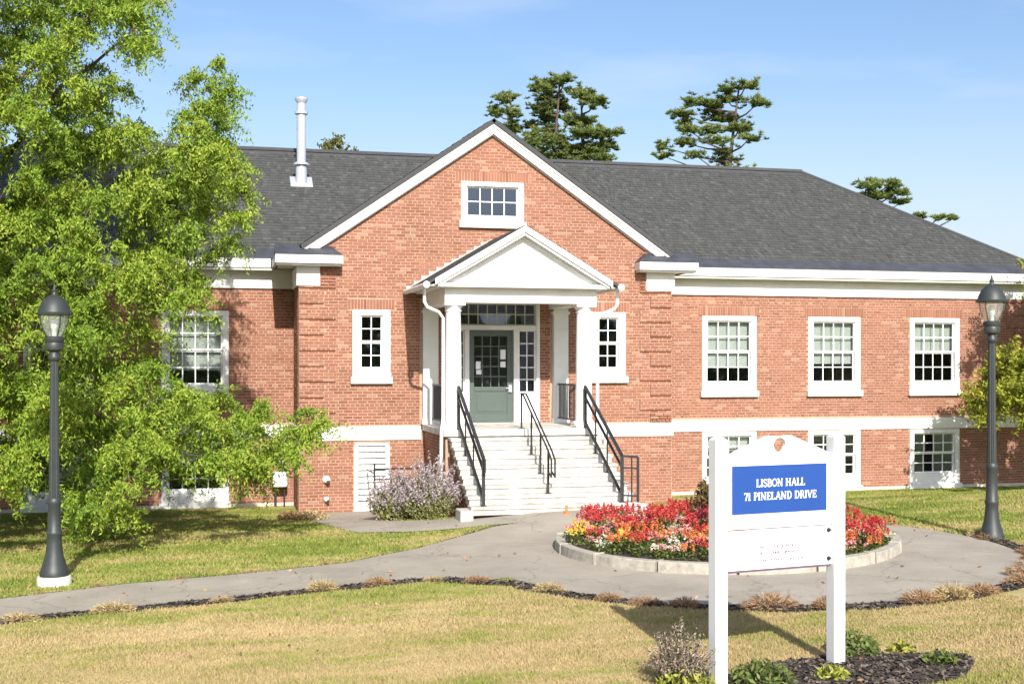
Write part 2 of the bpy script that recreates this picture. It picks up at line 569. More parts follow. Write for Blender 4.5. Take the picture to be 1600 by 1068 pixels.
# dark mulch edging between path and dry lawn, plus the bed round the sign
rim = random.Random(3)
edge_in = LOW[1:] + RNG[1:36]
def offset(pts, d):
    out = []
    for i, p in enumerate(pts):
        a = pts[max(i - 1, 0)]; b = pts[min(i + 1, len(pts) - 1)]
        dx, dy = b[0] - a[0], b[1] - a[1]
        l = math.hypot(dx, dy)
        out.append((p[0] + dy / l * d, p[1] - dx / l * d))
    return out
def densify(pts, st=.25):
    out = []
    for a, b in zip(pts[:-1], pts[1:]):
        n = max(1, int(math.dist(a, b) / st))
        out += [(a[0] + (b[0] - a[0]) * i / n, a[1] + (b[1] - a[1]) * i / n) for i in range(n)]
    return out + [pts[-1]]
EIN = densify(edge_in)
EOUT = [(x + rim.uniform(-.05, .05), y + rim.uniform(-.05, .05)) for x, y in offset(EIN, .29)]
MULCH1 = EIN + EOUT[::-1]
MOUND = [(5.02 + 1.25 * math.cos(t) * (1 + .12 * math.sin(3 * t)) + .95, 10.5 + .62 * math.sin(t) * (1 + .1 * math.cos(2 * t + 1)) - .05) for t in [i * 2 * math.pi / 30 for i in range(30)]]
UIN = densify(UP1[::-1])
UOUT = [(x + rim.uniform(-.04, .04), y + rim.uniform(-.04, .04)) for x, y in offset(UIN, -.10)]
drape('mulch_edging', MULCH1, .010, M['soil'], kind='structure')
drape('mulch_bed', MOUND, .012, M['soil'], kind='structure')
drape('soil_edge', UIN + UOUT[::-1], .008, M['soil'], kind='structure')
def chips():
    N = 16000
    X = R.uniform(-9, 13, N * 12); Y = R.uniform(9, 19, N * 12)
    ok = inside(MULCH1, X, Y) | inside(MOUND, X, Y)
    X, Y = X[ok][:N], Y[ok][:N]
    n = len(X)
    th = R.uniform(0, 6.28, n); l = R.uniform(.012, .04, n); wd = R.uniform(.006, .014, n)
    z = g(X, Y) + .016 + R.uniform(0, .012, n)
    ax = np.stack([np.cos(th) * l, np.sin(th) * l, R.uniform(-.01, .014, n)], 1)
    ay = np.stack([-np.sin(th) * wd, np.cos(th) * wd, R.uniform(-.006, .008, n)], 1)
    c = np.stack([X, Y, z], 1)
    v = np.stack([c - ax - ay, c + ax - ay, c + ax + ay, c - ax + ay], 1).reshape(-1, 3)
    tag(link('mulch_chips', np_mesh('mulch_chips', v, 4, R.uniform(0, 1, n), M['chip'])), kind='stuff')
chips()

def grass():
    vs, ts = [], []
    for (y0, y1, x0, x1, dens, h, wd) in ((9.4, 13.5, -2.5, 9.6, 3600, .032, .0060), (13.5, 17.3, -4.0, 14.5, 2200, .034, .0085), (17.3, 28.3, -6.5, 21.5, 1100, .04, .014)):
        n = int((y1 - y0) * (x1 - x0) * dens)
        X = R.uniform(x0, x1, n); Y = R.uniform(y0, y1, n)
        keep = ~(inside(PATH, X, Y) | inside(MULCH1, X, Y) | inside(MOUND, X, Y) | ((X - BED[0]) ** 2 + (Y - BED[1]) ** 2 < 2.75 ** 2))
        keep &= ~((Y > 26.6) & (X > 1.7) & (X < 10.5)) & ~((X > 4.3) & (X < 8.3) & (Y > 21.4)) & ~((Y > 26.35) & (X > 1.4) & (X < 11)) & (Y < 28.0)
        # within the view only
        fw = X * .2385 + Y * .971; rt = X * .971 - Y * .2385
        keep &= np.abs(rt / fw) < .45
        X, Y = X[keep], Y[keep]; n = len(X)
        th = R.uniform(0, 6.28, n)
        hh = h * R.uniform(.45, 1.25, n) * (1 + .35 * np.sin(X * 2.1 + np.sin(Y * 1.7)) * np.sin(Y * 2.7))
        ln = R.uniform(0, .9, n) * hh
        ld = R.uniform(0, 6.28, n)
        z = g(X, Y)
        b0 = np.stack([X - np.cos(th) * wd, Y - np.sin(th) * wd, z], 1)
        b1 = np.stack([X + np.cos(th) * wd, Y + np.sin(th) * wd, z], 1)
        tp = np.stack([X + np.cos(ld) * ln, Y + np.sin(ld) * ln, z + hh], 1)
        vs.append(np.stack([b0, b1, tp], 1).reshape(-1, 3)); ts.append(R.uniform(0, 1, n))
    tag(link('grass', np_mesh('grass', np.concatenate(vs), 3, np.concatenate(ts), lawn_nodes('grass_blades', True))), kind='stuff')
grass()

# ------------------------------------------------------------------ the building
YG, YW = 26.7, 28.4            # gable wall plane, wing wall plane
GX0, GX1, XC = 1.8, 10.4, 6.1
WX0, WX1 = -9.2, 21.4
ZB = -.42
HALL = empty('brick_building', (XC, YG, -.27), 0, 'long red brick hall with grey shingle roof, white trim and gabled centre with portico', 'building')
class P:                        # parts are written in world coordinates
    pass
HALL_INV = Matrix.Translation((-XC, -YG, .27))
def hp(o):                      # attach to the building, keeping world coordinates
    o.parent = HALL
    o.matrix_parent_inverse = HALL_INV
    return o
def part(name, mb, m, **k):
    return hp(mb.build(name, m, None, **k))

CH, CL, JT = .068, .212, .010   # course height, brick length, joint
def brick_rows(u0, u1, z0, z1, holes, top=None, quoins=(), sold=()):
    """bricks laid in running bond; yields (ua, ub, za, zb, proud)"""
    out = []
    k0 = int(round(z0 / CH)); k1 = int(math.ceil(z1 / CH))
    for k in range(k0, k1):
        za, zb = k * CH + JT / 2, (k + 1) * CH - JT / 2
        zc = (za + zb) / 2
        lo, hi = u0, u1
        if top:
            lo2, hi2 = top(zc); lo, hi = max(lo, lo2), min(hi, hi2)
            if hi - lo < .1: continue
        iv = [(lo, hi)]
        for (a, b, c, d) in list(holes) + list(sold):
            if c < zc < d:
                nv = []
                for p, q in iv:
                    if b <= p or a >= q: nv.append((p, q)); continue
                    if a > p: nv.append((p, a))
                    if b < q: nv.append((b, q))
                iv = nv
        cuts = []
        if zc > 1.6:
            for (qa, qb, fr) in quoins:
                wdt = (qb - qa) * (1 if ((k - 2) // 5) % 2 else .68)
                cuts.append(qa + wdt if fr < 0 else qb - wdt)
        for c_ in cuts:
            iv = [q2 for (p, q) in iv for q2 in (((p, c_), (c_, q)) if p < c_ < q else ((p, q),))]
        header = (k % 6 == 0)
        L = CL / 2 if header else CL
        off = (k % 2) * CL / 2 + (.05 if header else 0)
        for p, q in iv:
            x = math.floor((p - off) / L) * L + off
            while x < q:
                a, b = max(x + JT / 2, p + .003), min(x + L - JT / 2, q - .003)
                if b - a > .03:
                    pr = 0
                    drop = False
                    for (qa, qb, fr) in quoins:       # quoin zones: proud blocks with recessed courses
                        m = (a + b) / 2
                        blk = (k - 2) // 5
                        wdt = (qb - qa) * (1 if blk % 2 else .68)
                        inz = (qa < m < qa + wdt) if fr < 0 else (qb - wdt < m < qb)
                        if inz and zc > 1.6:
                            if (k - 2) % 5 == 0: pr = -.0035
                            else: pr = .034
                    if not drop: out.append((a, b, za, zb, pr))
                x += L
    for (a, b, c, d) in sold:                          # soldier course over a window
        n = int(round((b - a) / CH))
        for i in range(n):
            x = a + (b - a) * i / n
            out.append((x + JT / 2, x + (b - a) / n - JT / 2, c + JT / 2, d - JT / 2, .004))
    return out

def quoin_blocks(wl, y, zones, ztop):
    q = MB()
    for blk in range(4, 40):
        k0 = blk * 5 + 2 + 1
        za, zb = k0 * CH, (k0 + 4) * CH
        if za < 1.6 or za > ztop: continue
        zb = min(zb, ztop)
        for (qa, qb, fr) in zones:
            wdt = (qb - qa) * (1 if blk % 2 else .68)
            a, b = (qa, qa + wdt) if fr < 0 else (qb - wdt, qb)
            q.box(a + .010, b - .010, y - .033, y + .02, za + .006, zb - .006)
    tag(q.build('quoin_backing', M['mortar'], wl), kind='stuff')

def brick_mesh_add(mb, o, u, nrm, rows):
    o, u, nrm = Vector(o), Vector(u), Vector(nrm)
    zax = Vector((0, 0, 1))
    for (a, b, za, zb, pr) in rows:
        d = .006 + pr + random.uniform(-.002, .003)
        ch = .003
        base = [o + u * a + zax * za, o + u * b + zax * za, o + u * b + zax * zb, o + u * a + zax * zb]
        front = [o + u * (a + ch) + zax * (za + ch) + nrm * d, o + u * (b - ch) + zax * (za + ch) + nrm * d, o + u * (b - ch) + zax * (zb - ch) + nrm * d, o + u * (a + ch) + zax * (zb - ch) + nrm * d]
        base = [p + nrm * (pr * .8 - .012) for p in base]
        t = min(1, max(0, random.gauss(.5, .22)))
        if random.random() < .035: t = 1.0
        mb.raw(base + front, [(4, 5, 6, 7), (0, 1, 5, 4), (1, 2, 6, 5), (2, 3, 7, 6), (3, 0, 4, 7)], t)

def backing(mb, u0, u1, z0, z1, holes, y0, y1):
    """wall body of mortar/backup masonry with openings cut out, in the XZ plane"""
    us = sorted({u0, u1} | {min(max(h[i], u0), u1) for h in holes for i in (0, 1)})
    zs = sorted({z0, z1} | {min(max(h[i], z0), z1) for h in holes for i in (2, 3)})
    def solid(i, j):
        if i < 0 or j < 0 or i >= len(us) - 1 or j >= len(zs) - 1: return False
        uc, zc = (us[i] + us[i + 1]) / 2, (zs[j] + zs[j + 1]) / 2
        return not any(h[0] < uc < h[1] and h[2] < zc < h[3] for h in holes)
    for i in range(len(us) - 1):
        for j in range(len(zs) - 1):
            if not solid(i, j): continue
            a, b, c, d = us[i], us[i + 1], zs[j], zs[j + 1]
            mb.face([(a, y0, c), (b, y0, c), (b, y0, d), (a, y0, d)])
            mb.face([(b, y1, c), (a, y1, c), (a, y1, d), (b, y1, d)])
            if not solid(i - 1, j): mb.face([(a, y1, c), (a, y0, c), (a, y0, d), (a, y1, d)])
            if not solid(i + 1, j): mb.face([(b, y0, c), (b, y1, c), (b, y1, d), (b, y0, d)])
            if not solid(i, j - 1): mb.face([(a, y1, c), (b, y1, c), (b, y0, c), (a, y0, c)])
            if not solid(i, j + 1): mb.face([(a, y0, d), (b, y0, d), (b, y1, d), (a, y1, d)])

# openings: (x0, x1, z0, z1)
WIN_R = [(11.86, 13.33), (14.77, 16.24), (17.67, 19.14)]
WIN_L = [(2 * XC - b, 2 * XC - a) for a, b in WIN_R]
ZW0, ZW1 = 2.15, 4.18
ZBW0, ZBW1 = -.30, 1.27
FL = [(2.96, 3.79, 2.54, 4.16), (8.43, 9.26, 2.54, 4.16)]
AT = (5.38, 6.83, 6.02, 7.06)
DOOR = (5.02, 7.20, 1.60, 4.42)
LOUV = (2.99, 3.78, -.25, 1.28)
BAND = (1.30, 1.60)
def shrink(h, d=.05): return (h[0] + d, h[1] - d, h[2] + d, h[3] - d)

rake = lambda z: (XC - (8.30 - z) / .686, XC + (8.30 - z) / .686)
# gable wall
gw = MB()
hol = [shrink(h) for h in FL] + [shrink(DOOR, .02), shrink(LOUV, .03)]
backing(gw, GX0, GX1, ZB, 5.20, hol, YG, YG + .28)
def trap(z0, z1, xa=None, xb=None):
    l0, r0 = rake(z0); l1, r1 = rake(z1)
    l0, l1 = max(l0, GX0), max(l1, GX0); r0, r1 = min(r0, GX1), min(r1, GX1)
    if xa is not None: return [(l0, z0), (xa, z0), (xa, z1), (l1, z1)]
    if xb is not None: return [(xb, z0), (r0, z0), (r1, z1), (xb, z1)]
    return [(l0, z0), (r0, z0), (r1, z1), (l1, z1)]
gw.prism_y(trap(5.20, AT[2] + .05), YG, YG + .28)
gw.prism_y(trap(AT[2] + .05, AT[3] - .05, xa=AT[0] + .05), YG, YG + .28)
gw.prism_y(trap(AT[2] + .05, AT[3] - .05, xb=AT[1] - .05), YG, YG + .28)
gw.prism_y(trap(AT[3] - .05, 8.25), YG, YG + .28)
gable_wall = part('wall', gw, M['mortar'])
lint = [(FL[0][0] - .1, FL[0][1] + .1, 4.17, 4.40), (FL[1][0] - .1, FL[1][1] + .1, 4.17, 4.40), (AT[0] - .12, AT[1] + .12, 7.07, 7.30)]
bh = FL + [AT, DOOR, LOUV, (GX0, GX1, BAND[0] - .02, BAND[1] + .02), (GX0, 2.26, 4.66, 5.12), (9.74, GX1, 4.66, 5.12), (4.45, 4.88, 1.6, 4.4), (7.45, 7.88, 1.6, 4.4)]
qz = [(GX0, GX0 + .80, -1), (GX1 - .80, GX1, 1)]
rows = brick_rows(GX0 + .004, GX1 - .004, -.34, 8.2, bh, top=lambda z: rake(z - .02), quoins=qz, sold=lint)
quoin_blocks(gable_wall, YG, qz, 4.64)
# the 300 bricks of plain running bond nearest the left window are separate pieces
def pick(r): return abs((r[1] - r[0]) - (CL - JT)) < .002 and abs((r[3] - r[2]) - (CH - JT)) < .002 and r[4] == 0 and 1.65 < r[2] < 4.6
full = sorted([r for r in rows if pick(r)], key=lambda r: r[0])[:300]
fs = set(full)
mb = MB(); brick_mesh_add(mb, (0, YG, 0), (1, 0, 0), (0, -1, 0), [r for r in rows if r not in fs])
tag(mb.build('brick_mass', M['brick'], gable_wall), kind='stuff')
bl, bh2 = CL - JT, CH - JT
base_bricks = []
for v in range(4):
    q = MB(); d = .006 + (v - 1.5) * .0012; c = .003
    q.raw([(0, .012, 0), (bl, .012, 0), (bl, .012, bh2), (0, .012, bh2), (c, -d, c), (bl - c, -d, c), (bl - c, -d, bh2 - c), (c, -d, bh2 - c)],
          [(4, 5, 6, 7), (0, 1, 5, 4), (1, 2, 6, 5), (2, 3, 7, 6), (3, 0, 4, 7)])
    base_bricks.append(q.mesh('brick', M['brick1']))
for r in full:
    link('brick', random.choice(base_bricks), gable_wall, (r[0], YG, r[2]))

# wing walls
def wing(x0, x1, wins, quoin):
    up = [(a, b, ZW0, ZW1) for a, b in wins]
    lo = [(a, b, ZBW0, ZBW1) for a, b in wins]
    q = MB(); backing(q, x0, x1, ZB, 5.10, [shrink(h) for h in up + lo], YW, YW + .28)
    wl = part('wall', q, M['mortar'])
    sl = [(a - .1, b + .1, 4.19, 4.42) for a, b in wins]
    hh = up + lo + [(x0, x1, BAND[0] - .02, BAND[1] + .02), (x0, x1, 4.69, 5.3), (x0, x1, -.6, -.20)]
    rw = brick_rows(x0 + .004, x1 - .004, -.22, 4.76, hh, quoins=quoin, sold=sl)
    m2 = MB(); brick_mesh_add(m2, (0, YW, 0), (1, 0, 0), (0, -1, 0), rw)
    tag(m2.build('brick_mass', M['brick'], wl), kind='stuff')
    quoin_blocks(wl, YW, quoin, 4.66)
    return wl
wing(GX1, WX1, WIN_R, [(WX1 - .85, WX1, 1)])
wing(WX0, GX0, WIN_L + [(2 * XC - 22.05 - .0 + 15.4 - 15.4, 2 * XC - 22.05 - .0 + .001)][:0], [(WX0, WX0 + .85, -1)])
# end, back and gable return walls
def plain(x, y0, y1, z1, nx, holes=(), top=None):
    q = MB()
    t = .28 * nx
    q.box(min(x, x - t), max(x, x - t), y0, y1, ZB, z1)
    wl = part('wall', q, M['mortar'])
    rw = brick_rows(0.004, y1 - y0 - .004, -.34, z1, list(holes))
    m2 = MB()
    if nx > 0: brick_mesh_add(m2, (x, y0, 0), (0, 1, 0), (1, 0, 0), rw)
    else: brick_mesh_add(m2, (x, y1, 0), (0, -1, 0), (-1, 0, 0), rw)
    tag(m2.build('brick_mass', M['brick'], wl), kind='stuff')
ret_h = [(0, 3, BAND[0] - .02, BAND[1] + .02), (0, 3, 4.66, 5.3)]
plain(GX0, YG + .29, YW + .3, 5.1, -1, ret_h)
plain(GX1, YG + .29, YW + .3, 5.1, 1, ret_h)
plain(WX1, YW + .29, 37.5, 5.1, 1, [(0, 10, BAND[0] - .02, BAND[1] + .02)])
plain(WX0, YW + .29, 37.5, 5.1, -1, [(0, 10, BAND[0] - .02, BAND[1] + .02)])
q = MB(); q.box(WX0 + .3, WX1 - .3, 37.25, 37.5, ZB, 5.1); part('wall', q, M['mortar'])
# inside: floors and a dark partition so that the rooms have depth
q = MB(); q.box(WX0 + .3, WX1 - .3, YW + .3, 37.2, 1.30, 1.45); q.box(GX0 + .3, GX1 - .3, YG + .3, YW + .29, 1.30, 1.45); part('floor_slab', q, M['dark'])
q = MB(); q.box(WX0 + .3, WX1 - .3, YW + 3.4, YW + 3.5, ZB, 5.05); part('partition', q, M['dark'])
q = MB(); q.box(WX0 + .3, WX1 - .3, YW + .3, 37.2, 4.62, 4.68); q.box(GX0 + .3, GX1 - .3, YG + .3, YW + .29, 4.62, 4.68); part('ceiling_slab', q, M['dark'])

# foundation, band course
q = MB()
q.box(GX1, WX1 + .03, YW - .05, YW + .1, ZB, -.20); part('foundation', q, M['concrete'])
q = MB(); q.box(WX0 - .03, GX0, YW - .05, YW + .1, ZB, -.20); part('foundation', q, M['concrete'])
q = MB(); q.box(GX0 - .03, 4.47, YG - .035, YG + .1, *BAND); part('band_course', q, M['white'], bevel=.006)
q = MB(); q.box(7.83, GX1 + .03, YG - .035, YG + .1, *BAND); part('band_course', q, M['white'], bevel=.006)
q = MB(); q.box(GX1, WX1 + .03, YW - .035, YW + .1, 1.29, 1.57); part('band_course', q, M['white'], bevel=.006)
q = MB(); q.box(WX0 - .03, GX0, YW - .035, YW + .1, 1.29, 1.57); part('band_course', q, M['white'], bevel=.006)
q = MB(); q.box(GX0 - .031, GX0 + .1, YG + .11, YW - .04, *BAND); part('band_course', q, M['white'])
# wing frieze, soffit, gutter
for x0, x1, ga, gb in ((GX1, WX1 + .06, 10.86, 21.83), (WX0 - .06, GX0, -9.63, 1.26)):
    q = MB(); q.box(x0, x1, YW - .06, YW + .1, 4.70, 5.09); part('frieze', q, M['white'])
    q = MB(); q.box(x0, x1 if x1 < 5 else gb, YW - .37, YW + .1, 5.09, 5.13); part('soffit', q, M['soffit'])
    q = MB(); q.prism_y([(0, 0), (1, 0), (1, 1), (0, 1)], 0, 1); q = MB()
    pr = [(YW - .30, 5.132), (YW - .40, 5.15), (YW - .42, 5.30), (YW - .44, 5.35), (YW - .30, 5.35)]
    n = len(pr)
    q.raw([(ga, y, z) for y, z in pr] + [(gb, y, z) for y, z in pr], [tuple(range(n)), tuple(range(2 * n - 1, n - 1, -1))] + [(i, i + n, (i + 1) % n + n, (i + 1) % n) for i in range(n)])
    part('gutter', q, M['white'])
# side gutter of the right end
q = MB(); q.box(21.75, 21.9, YW - .29, 38.2, 5.14, 5.34); part('gutter', q, M['white'])
q = MB(); q.box(-9.7, -9.55, YW - .29, 38.2, 5.14, 5.34); part('gutter', q, M['white'])

# cornice returns of the gable
for sg in (-1, 1):
    xo = XC + sg * 4.82; xi = XC + sg * 3.38
    x0, x1 = min(xo, xi), max(xo, xi)
    q = MB()
    q.box(x0, x1, YG - .38, YG - .004, 5.13, 5.31)
    q.box(x0 + .03, x1 - .03, YG - .32, YG - .004, 5.09, 5.128)
    ya = min(xo, XC + sg * 4.3); yb = max(xo, XC + sg * 4.3)
    q.box(ya, yb, YG - .002, YW - .46, 5.13, 5.31)
    part('cornice_return', q, M['white'], bevel=.008)
    q = MB()                                            # its little sloping roof
    q.raw([(x0, YG - .38, 5.315), (x1, YG - .38, 5.315), (x1, YG - .004, 5.315), (x0, YG - .004, 5.315), (x1 - .25 if sg < 0 else x1, YG - .004, 5.56), (x0 if sg < 0 else x0 + .25, YG - .004, 5.56)],
          [(0, 1, 4, 5), (1, 2, 4), (0, 5, 3), (2, 3, 5, 4), (3, 2, 1, 0)])
    part('return_roof', q, M['strip'])
    fa, fb = (GX0 - .05, 2.25) if sg < 0 else (9.76, GX1 + .05)
    q = MB(); q.box(fa, fb, YG - .06, YG - .004, 4.67, 5.085)
    if sg < 0: q.box(GX0 - .05, GX0 + .02, YG - .003, YW - .07, 4.67, 5.085)
    else: q.box(GX1 - .02, GX1 + .05, YG - .003, YW - .07, 4.67, 5.085)
    part('frieze_block', q, M['white'])

# roofs
YE, ZE, SL, YR = 28.06, 5.36, .668, 33.0
ZR = ZE + SL * (YR - YE)
XE0, XE1 = -9.65, 21.85
XR0, XR1 = XE0 + (YR - YE), XE1 - (YR - YE)
YE2 = 2 * YR - YE
q = MB()
q.slab([(XE0, YE, ZE), (XE1, YE, ZE), (XR1, YR, ZR), (XR0, YR, ZR)], .10)
q.slab([(XE1, YE2, ZE), (XE0, YE2, ZE), (XR0, YR, ZR), (XR1, YR, ZR)], .10)
q.slab([(XE1, YE, ZE), (XE1, YE2, ZE), (XR1, YR, ZR)], .10)
q.slab([(XE0, YE2, ZE), (XE0, YE, ZE), (XR0, YR, ZR)], .10)
main_roof = part('roof', q, M['shingle_base'])
def shingles(name, parent, o, u, v, umax, vmax, clip, cw=.30, chh=.145, skip0=0.0, butt=.010):
    """laid shingle tabs: o origin at eave, u along eave, v up the slope; clip(v)->(ua,ub)"""
    o, u, v = Vector(o), Vector(u).normalized(), Vector(v).normalized()
    nn = u.cross(v).normalized()
    vs, ts = [], []
    rws = int(vmax / chh)
    for k in range(rws):
        va = k * chh
        if va < skip0: continue
        ua, ub = clip(va + chh * .5)
        x = ua - random.random() * cw
        while x < ub:
            wdt = random.choice((.07, .09, .11, .14))
            a, b = max(x, ua), min(x + wdt - .006, ub)
            if b - a > .03:
                th = butt * (1 + 1.2 * random.random())
                p = [o + u * a + v * va + nn * th, o + u * b + v * va + nn * th, o + u * b + v * (va + chh) + nn * .003, o + u * a + v * (va + chh) + nn * .003]
                lo = [o + u * a + v * va, o + u * b + v * va]
                t = min(1, max(0, random.gauss(.45, .13)))
                vs += [p[0], p[1], p[2], p[3], lo[0], lo[1], p[1], p[0]]
                ts += [t, t]
            x += wdt
    me = np_mesh(name, np.array([tuple(a) for a in vs]), 4, ts, M['shingle'])
    o2 = link(name, me, parent)
    tag(o2, kind='stuff')
    return o2
slen = math.hypot(YR - YE, ZR - ZE)
vv = (0, YR - YE, ZR - ZE)
cf = (YR - YE) / slen
shingles('shingles', main_roof, (0, YE, ZE), (1, 0, 0), vv, 1, slen, lambda s: (XE0 + s * cf, XE1 - s * cf), skip0=.42)
shingles('shingles', main_roof, (XE1, 0, ZE), (0, 1, 0), (-(YR - YE), 0, ZR - ZE), 1, slen, lambda s: (YE + s * cf, YE2 - s * cf), skip0=.42)
q = MB()                                                 # dark smooth strip along the eaves
k = .44 / slen
zz = lambda t: ZE + (ZR - ZE) * t
yy = lambda t: YE + (YR - YE) * t
q.slab([(XE0, YE - .01, ZE + .012), (XE1, YE - .01, ZE + .012), (XE1 - k * 5.2, yy(k), zz(k) + .016), (XE0 + k * 5.2, yy(k), zz(k) + .016)], .02)
part('eave_strip', q, M['strip'])
q = MB()
q.tube([(XR0 - .05, YR, ZR + .03), (XR1 + .05, YR, ZR + .03)], .06, 6)
q.tube([(XR1, YR, ZR + .02), (XE1, YE, ZE + .02)], .05, 6)
part('ridge_cap', q, M['shingle_base'])

GR, GS = 8.47, .686                                       # gable roof ridge height and slope
gz_ = lambda dx: GR - GS * dx
q = MB()
for sg in (-1, 1):
    a, b, c = XC, XC + sg * 4.28, XC + sg * 4.80
    def sl(p):
        if sg > 0: q.slab(p, .09)
        else: q.slab(p[::-1], .09)
    sl([(a, YG - .19, GR), (b, YG - .19, gz_(4.28)), (b, 33.0, gz_(4.28)), (a, 33.0, GR)])
    sl([(b, YG + .03, gz_(4.28)), (c, YG + .03, gz_(4.80)), (c, 30.5, gz_(4.80)), (b, 30.5, gz_(4.28))])
groof = part('roof', q, M['shingle_base'])
gl = math.hypot(4.28, GS * 4.28)
for sg in (-1, 1):
    # the tabs run from the rake to where this roof dies into the main one
    o = (XC + sg * 4.28, YG - .19, gz_(4.28))
    yend = lambda s: (YE + (gz_(4.28) + s * .566 - ZE) / SL) - (YG - .19)
    if sg < 0: shingles('shingles', groof, (o[0], 0, o[2]), (0, -1, 0), (1, 0, GS), 1, gl, lambda s: (-(YG - .19 + yend(s) + .1), -(YG - .19)))
    else: shingles('shingles', groof, (o[0], 0, o[2]), (0, 1, 0), (-1, 0, GS), 1, gl, lambda s: (YG - .19, YG - .19 + yend(s) + .1))
for sg in (-1, 1):                                         # rake boards in two steps
    def rk(y0, y1, up, dn, xe):
        q = MB()
        pts = [(XC, GR - dn), (XC + sg * xe, gz_(xe) - dn), (XC + sg * xe, gz_(xe) - up), (XC, GR - up)]
        if sg < 0: pts = pts[::-1]
        q.prism_y(pts, y0, y1)
        return q
    part('rake_board', rk(YG - .155, YG - .130, .092, .18, 4.29), M['white'])
    part('rake_board', rk(YG - .128, YG - .085, .092, .34, 4.28), M['white'])
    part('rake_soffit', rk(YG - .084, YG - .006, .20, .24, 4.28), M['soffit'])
    part('rake_frieze', rk(YG - .06, YG - .004, .245, .37, 4.15), M['white'])

# ------------------------------------------------------------------ windows
def window(x0, x1, z0, z1, y, cols, rows_, m=(.12, .17, .14, .36), split=True, blind=0.0, sill=True, glassy=True):
    """casing with sill, sash bars, one pane object per light, an optional roller blind behind"""
    t, b, l, r = m[0], m[3], m[2], m[2]
    q = MB(); f = y - .035
    zs = z0 + (.15 if sill else 0)
    q.box(x0, x0 + l, f, y + .14, zs, z1); q.box(x1 - r, x1, f, y + .14, zs, z1)
    q.box(x0 + l, x1 - r, f, y + .14, z1 - t, z1); q.box(x0 + l, x1 - r, f, y + .14, zs, z0 + b)
    o = part('window', q, M['white'], bevel=.006)
    def sub(name, mbx, mt, **kk): return mbx.build(name, mt, o, **kk)
    if sill:
        s = MB(); s.box(x0 - .045, x1 + .045, y - .10, y + .14, z0, zs - .002); sub('sill', s, M['white'], bevel=.008)
    a, c, d, e = x0 + l, x1 - r, z0 + b, z1 - t
    halves = [(d, (d + e) / 2, y + .055), ((d + e) / 2, e, y + .02)] if split else [(d, e, y + .03)]
    rr = rows_ // len(halves)
    fr, mt = .035, .012
    pm = None
    for (h0, h1, yy_) in halves:
        s = MB()
        s.box(a, a + fr, yy_, yy_ + .035, h0, h1); s.box(c - fr, c, yy_, yy_ + .035, h0, h1)
        s.box(a + fr, c - fr, yy_, yy_ + .035, h0, h0 + fr); s.box(a + fr, c - fr, yy_, yy_ + .035, h1 - fr, h1)
        pw = (c - a - 2 * fr) / cols; ph = (h1 - h0 - 2 * fr) / rr
        for i in range(1, cols): s.box(a + fr + i * pw - mt, a + fr + i * pw + mt, yy_ + .004, yy_ + .03, h0 + fr, h1 - fr)
        for j in range(1, rr):
            for i in range(cols): s.box(a + fr + i * pw + (mt if i else 0), a + fr + (i + 1) * pw - (mt if i < cols - 1 else 0), yy_ + .005, yy_ + .029, h0 + fr + j * ph - mt, h0 + fr + j * ph + mt)
        sub('sash', s, M['sash'])
        if pm is None or True:
            k = MB(); k.box(0, pw - .004, 0, .004, 0, ph - .004); pm = k.mesh('pane', M['glass'])
        for i in range(cols):
            for j in range(rr):
                link('pane', pm, o, (a + fr + i * pw + .002, yy_ + .015, h0 + fr + j * ph + .002))
    if blind:
        s = MB(); zb = e - (e - d) * blind
        s.box(a - .02, c + .02, y + .17, y + .175, zb, e + .03); s.box(a - .02, c + .02, y + .165, y + .18, zb - .025, zb - .001)
        sub('blind', s, M['blind'])
    return o
for (a, b), bd in zip(WIN_R, (.74, .68, .5)): window(a, b, ZW0, ZW1, YW, 4, 4, blind=bd)
for (a, b), bd in zip(WIN_L, (.78, .55, .6)): window(a, b, ZW0, ZW1, YW, 4, 4, blind=bd)
for (a, b), bd in list(zip(WIN_R, (.35, .0, .0))) + list(zip(WIN_L, (.4, .0, .5))): window(a, b, ZBW0, ZBW1, YW, 4, 4, m=(.10, .17, .13, .42), blind=bd)
for f in FL: window(*f, YG, 2, 4, m=(.12, .17, .17, .33), split=True)
window(*AT, YG, 4, 2, m=(.10, .1, .13, .26), split=False, blind=0)

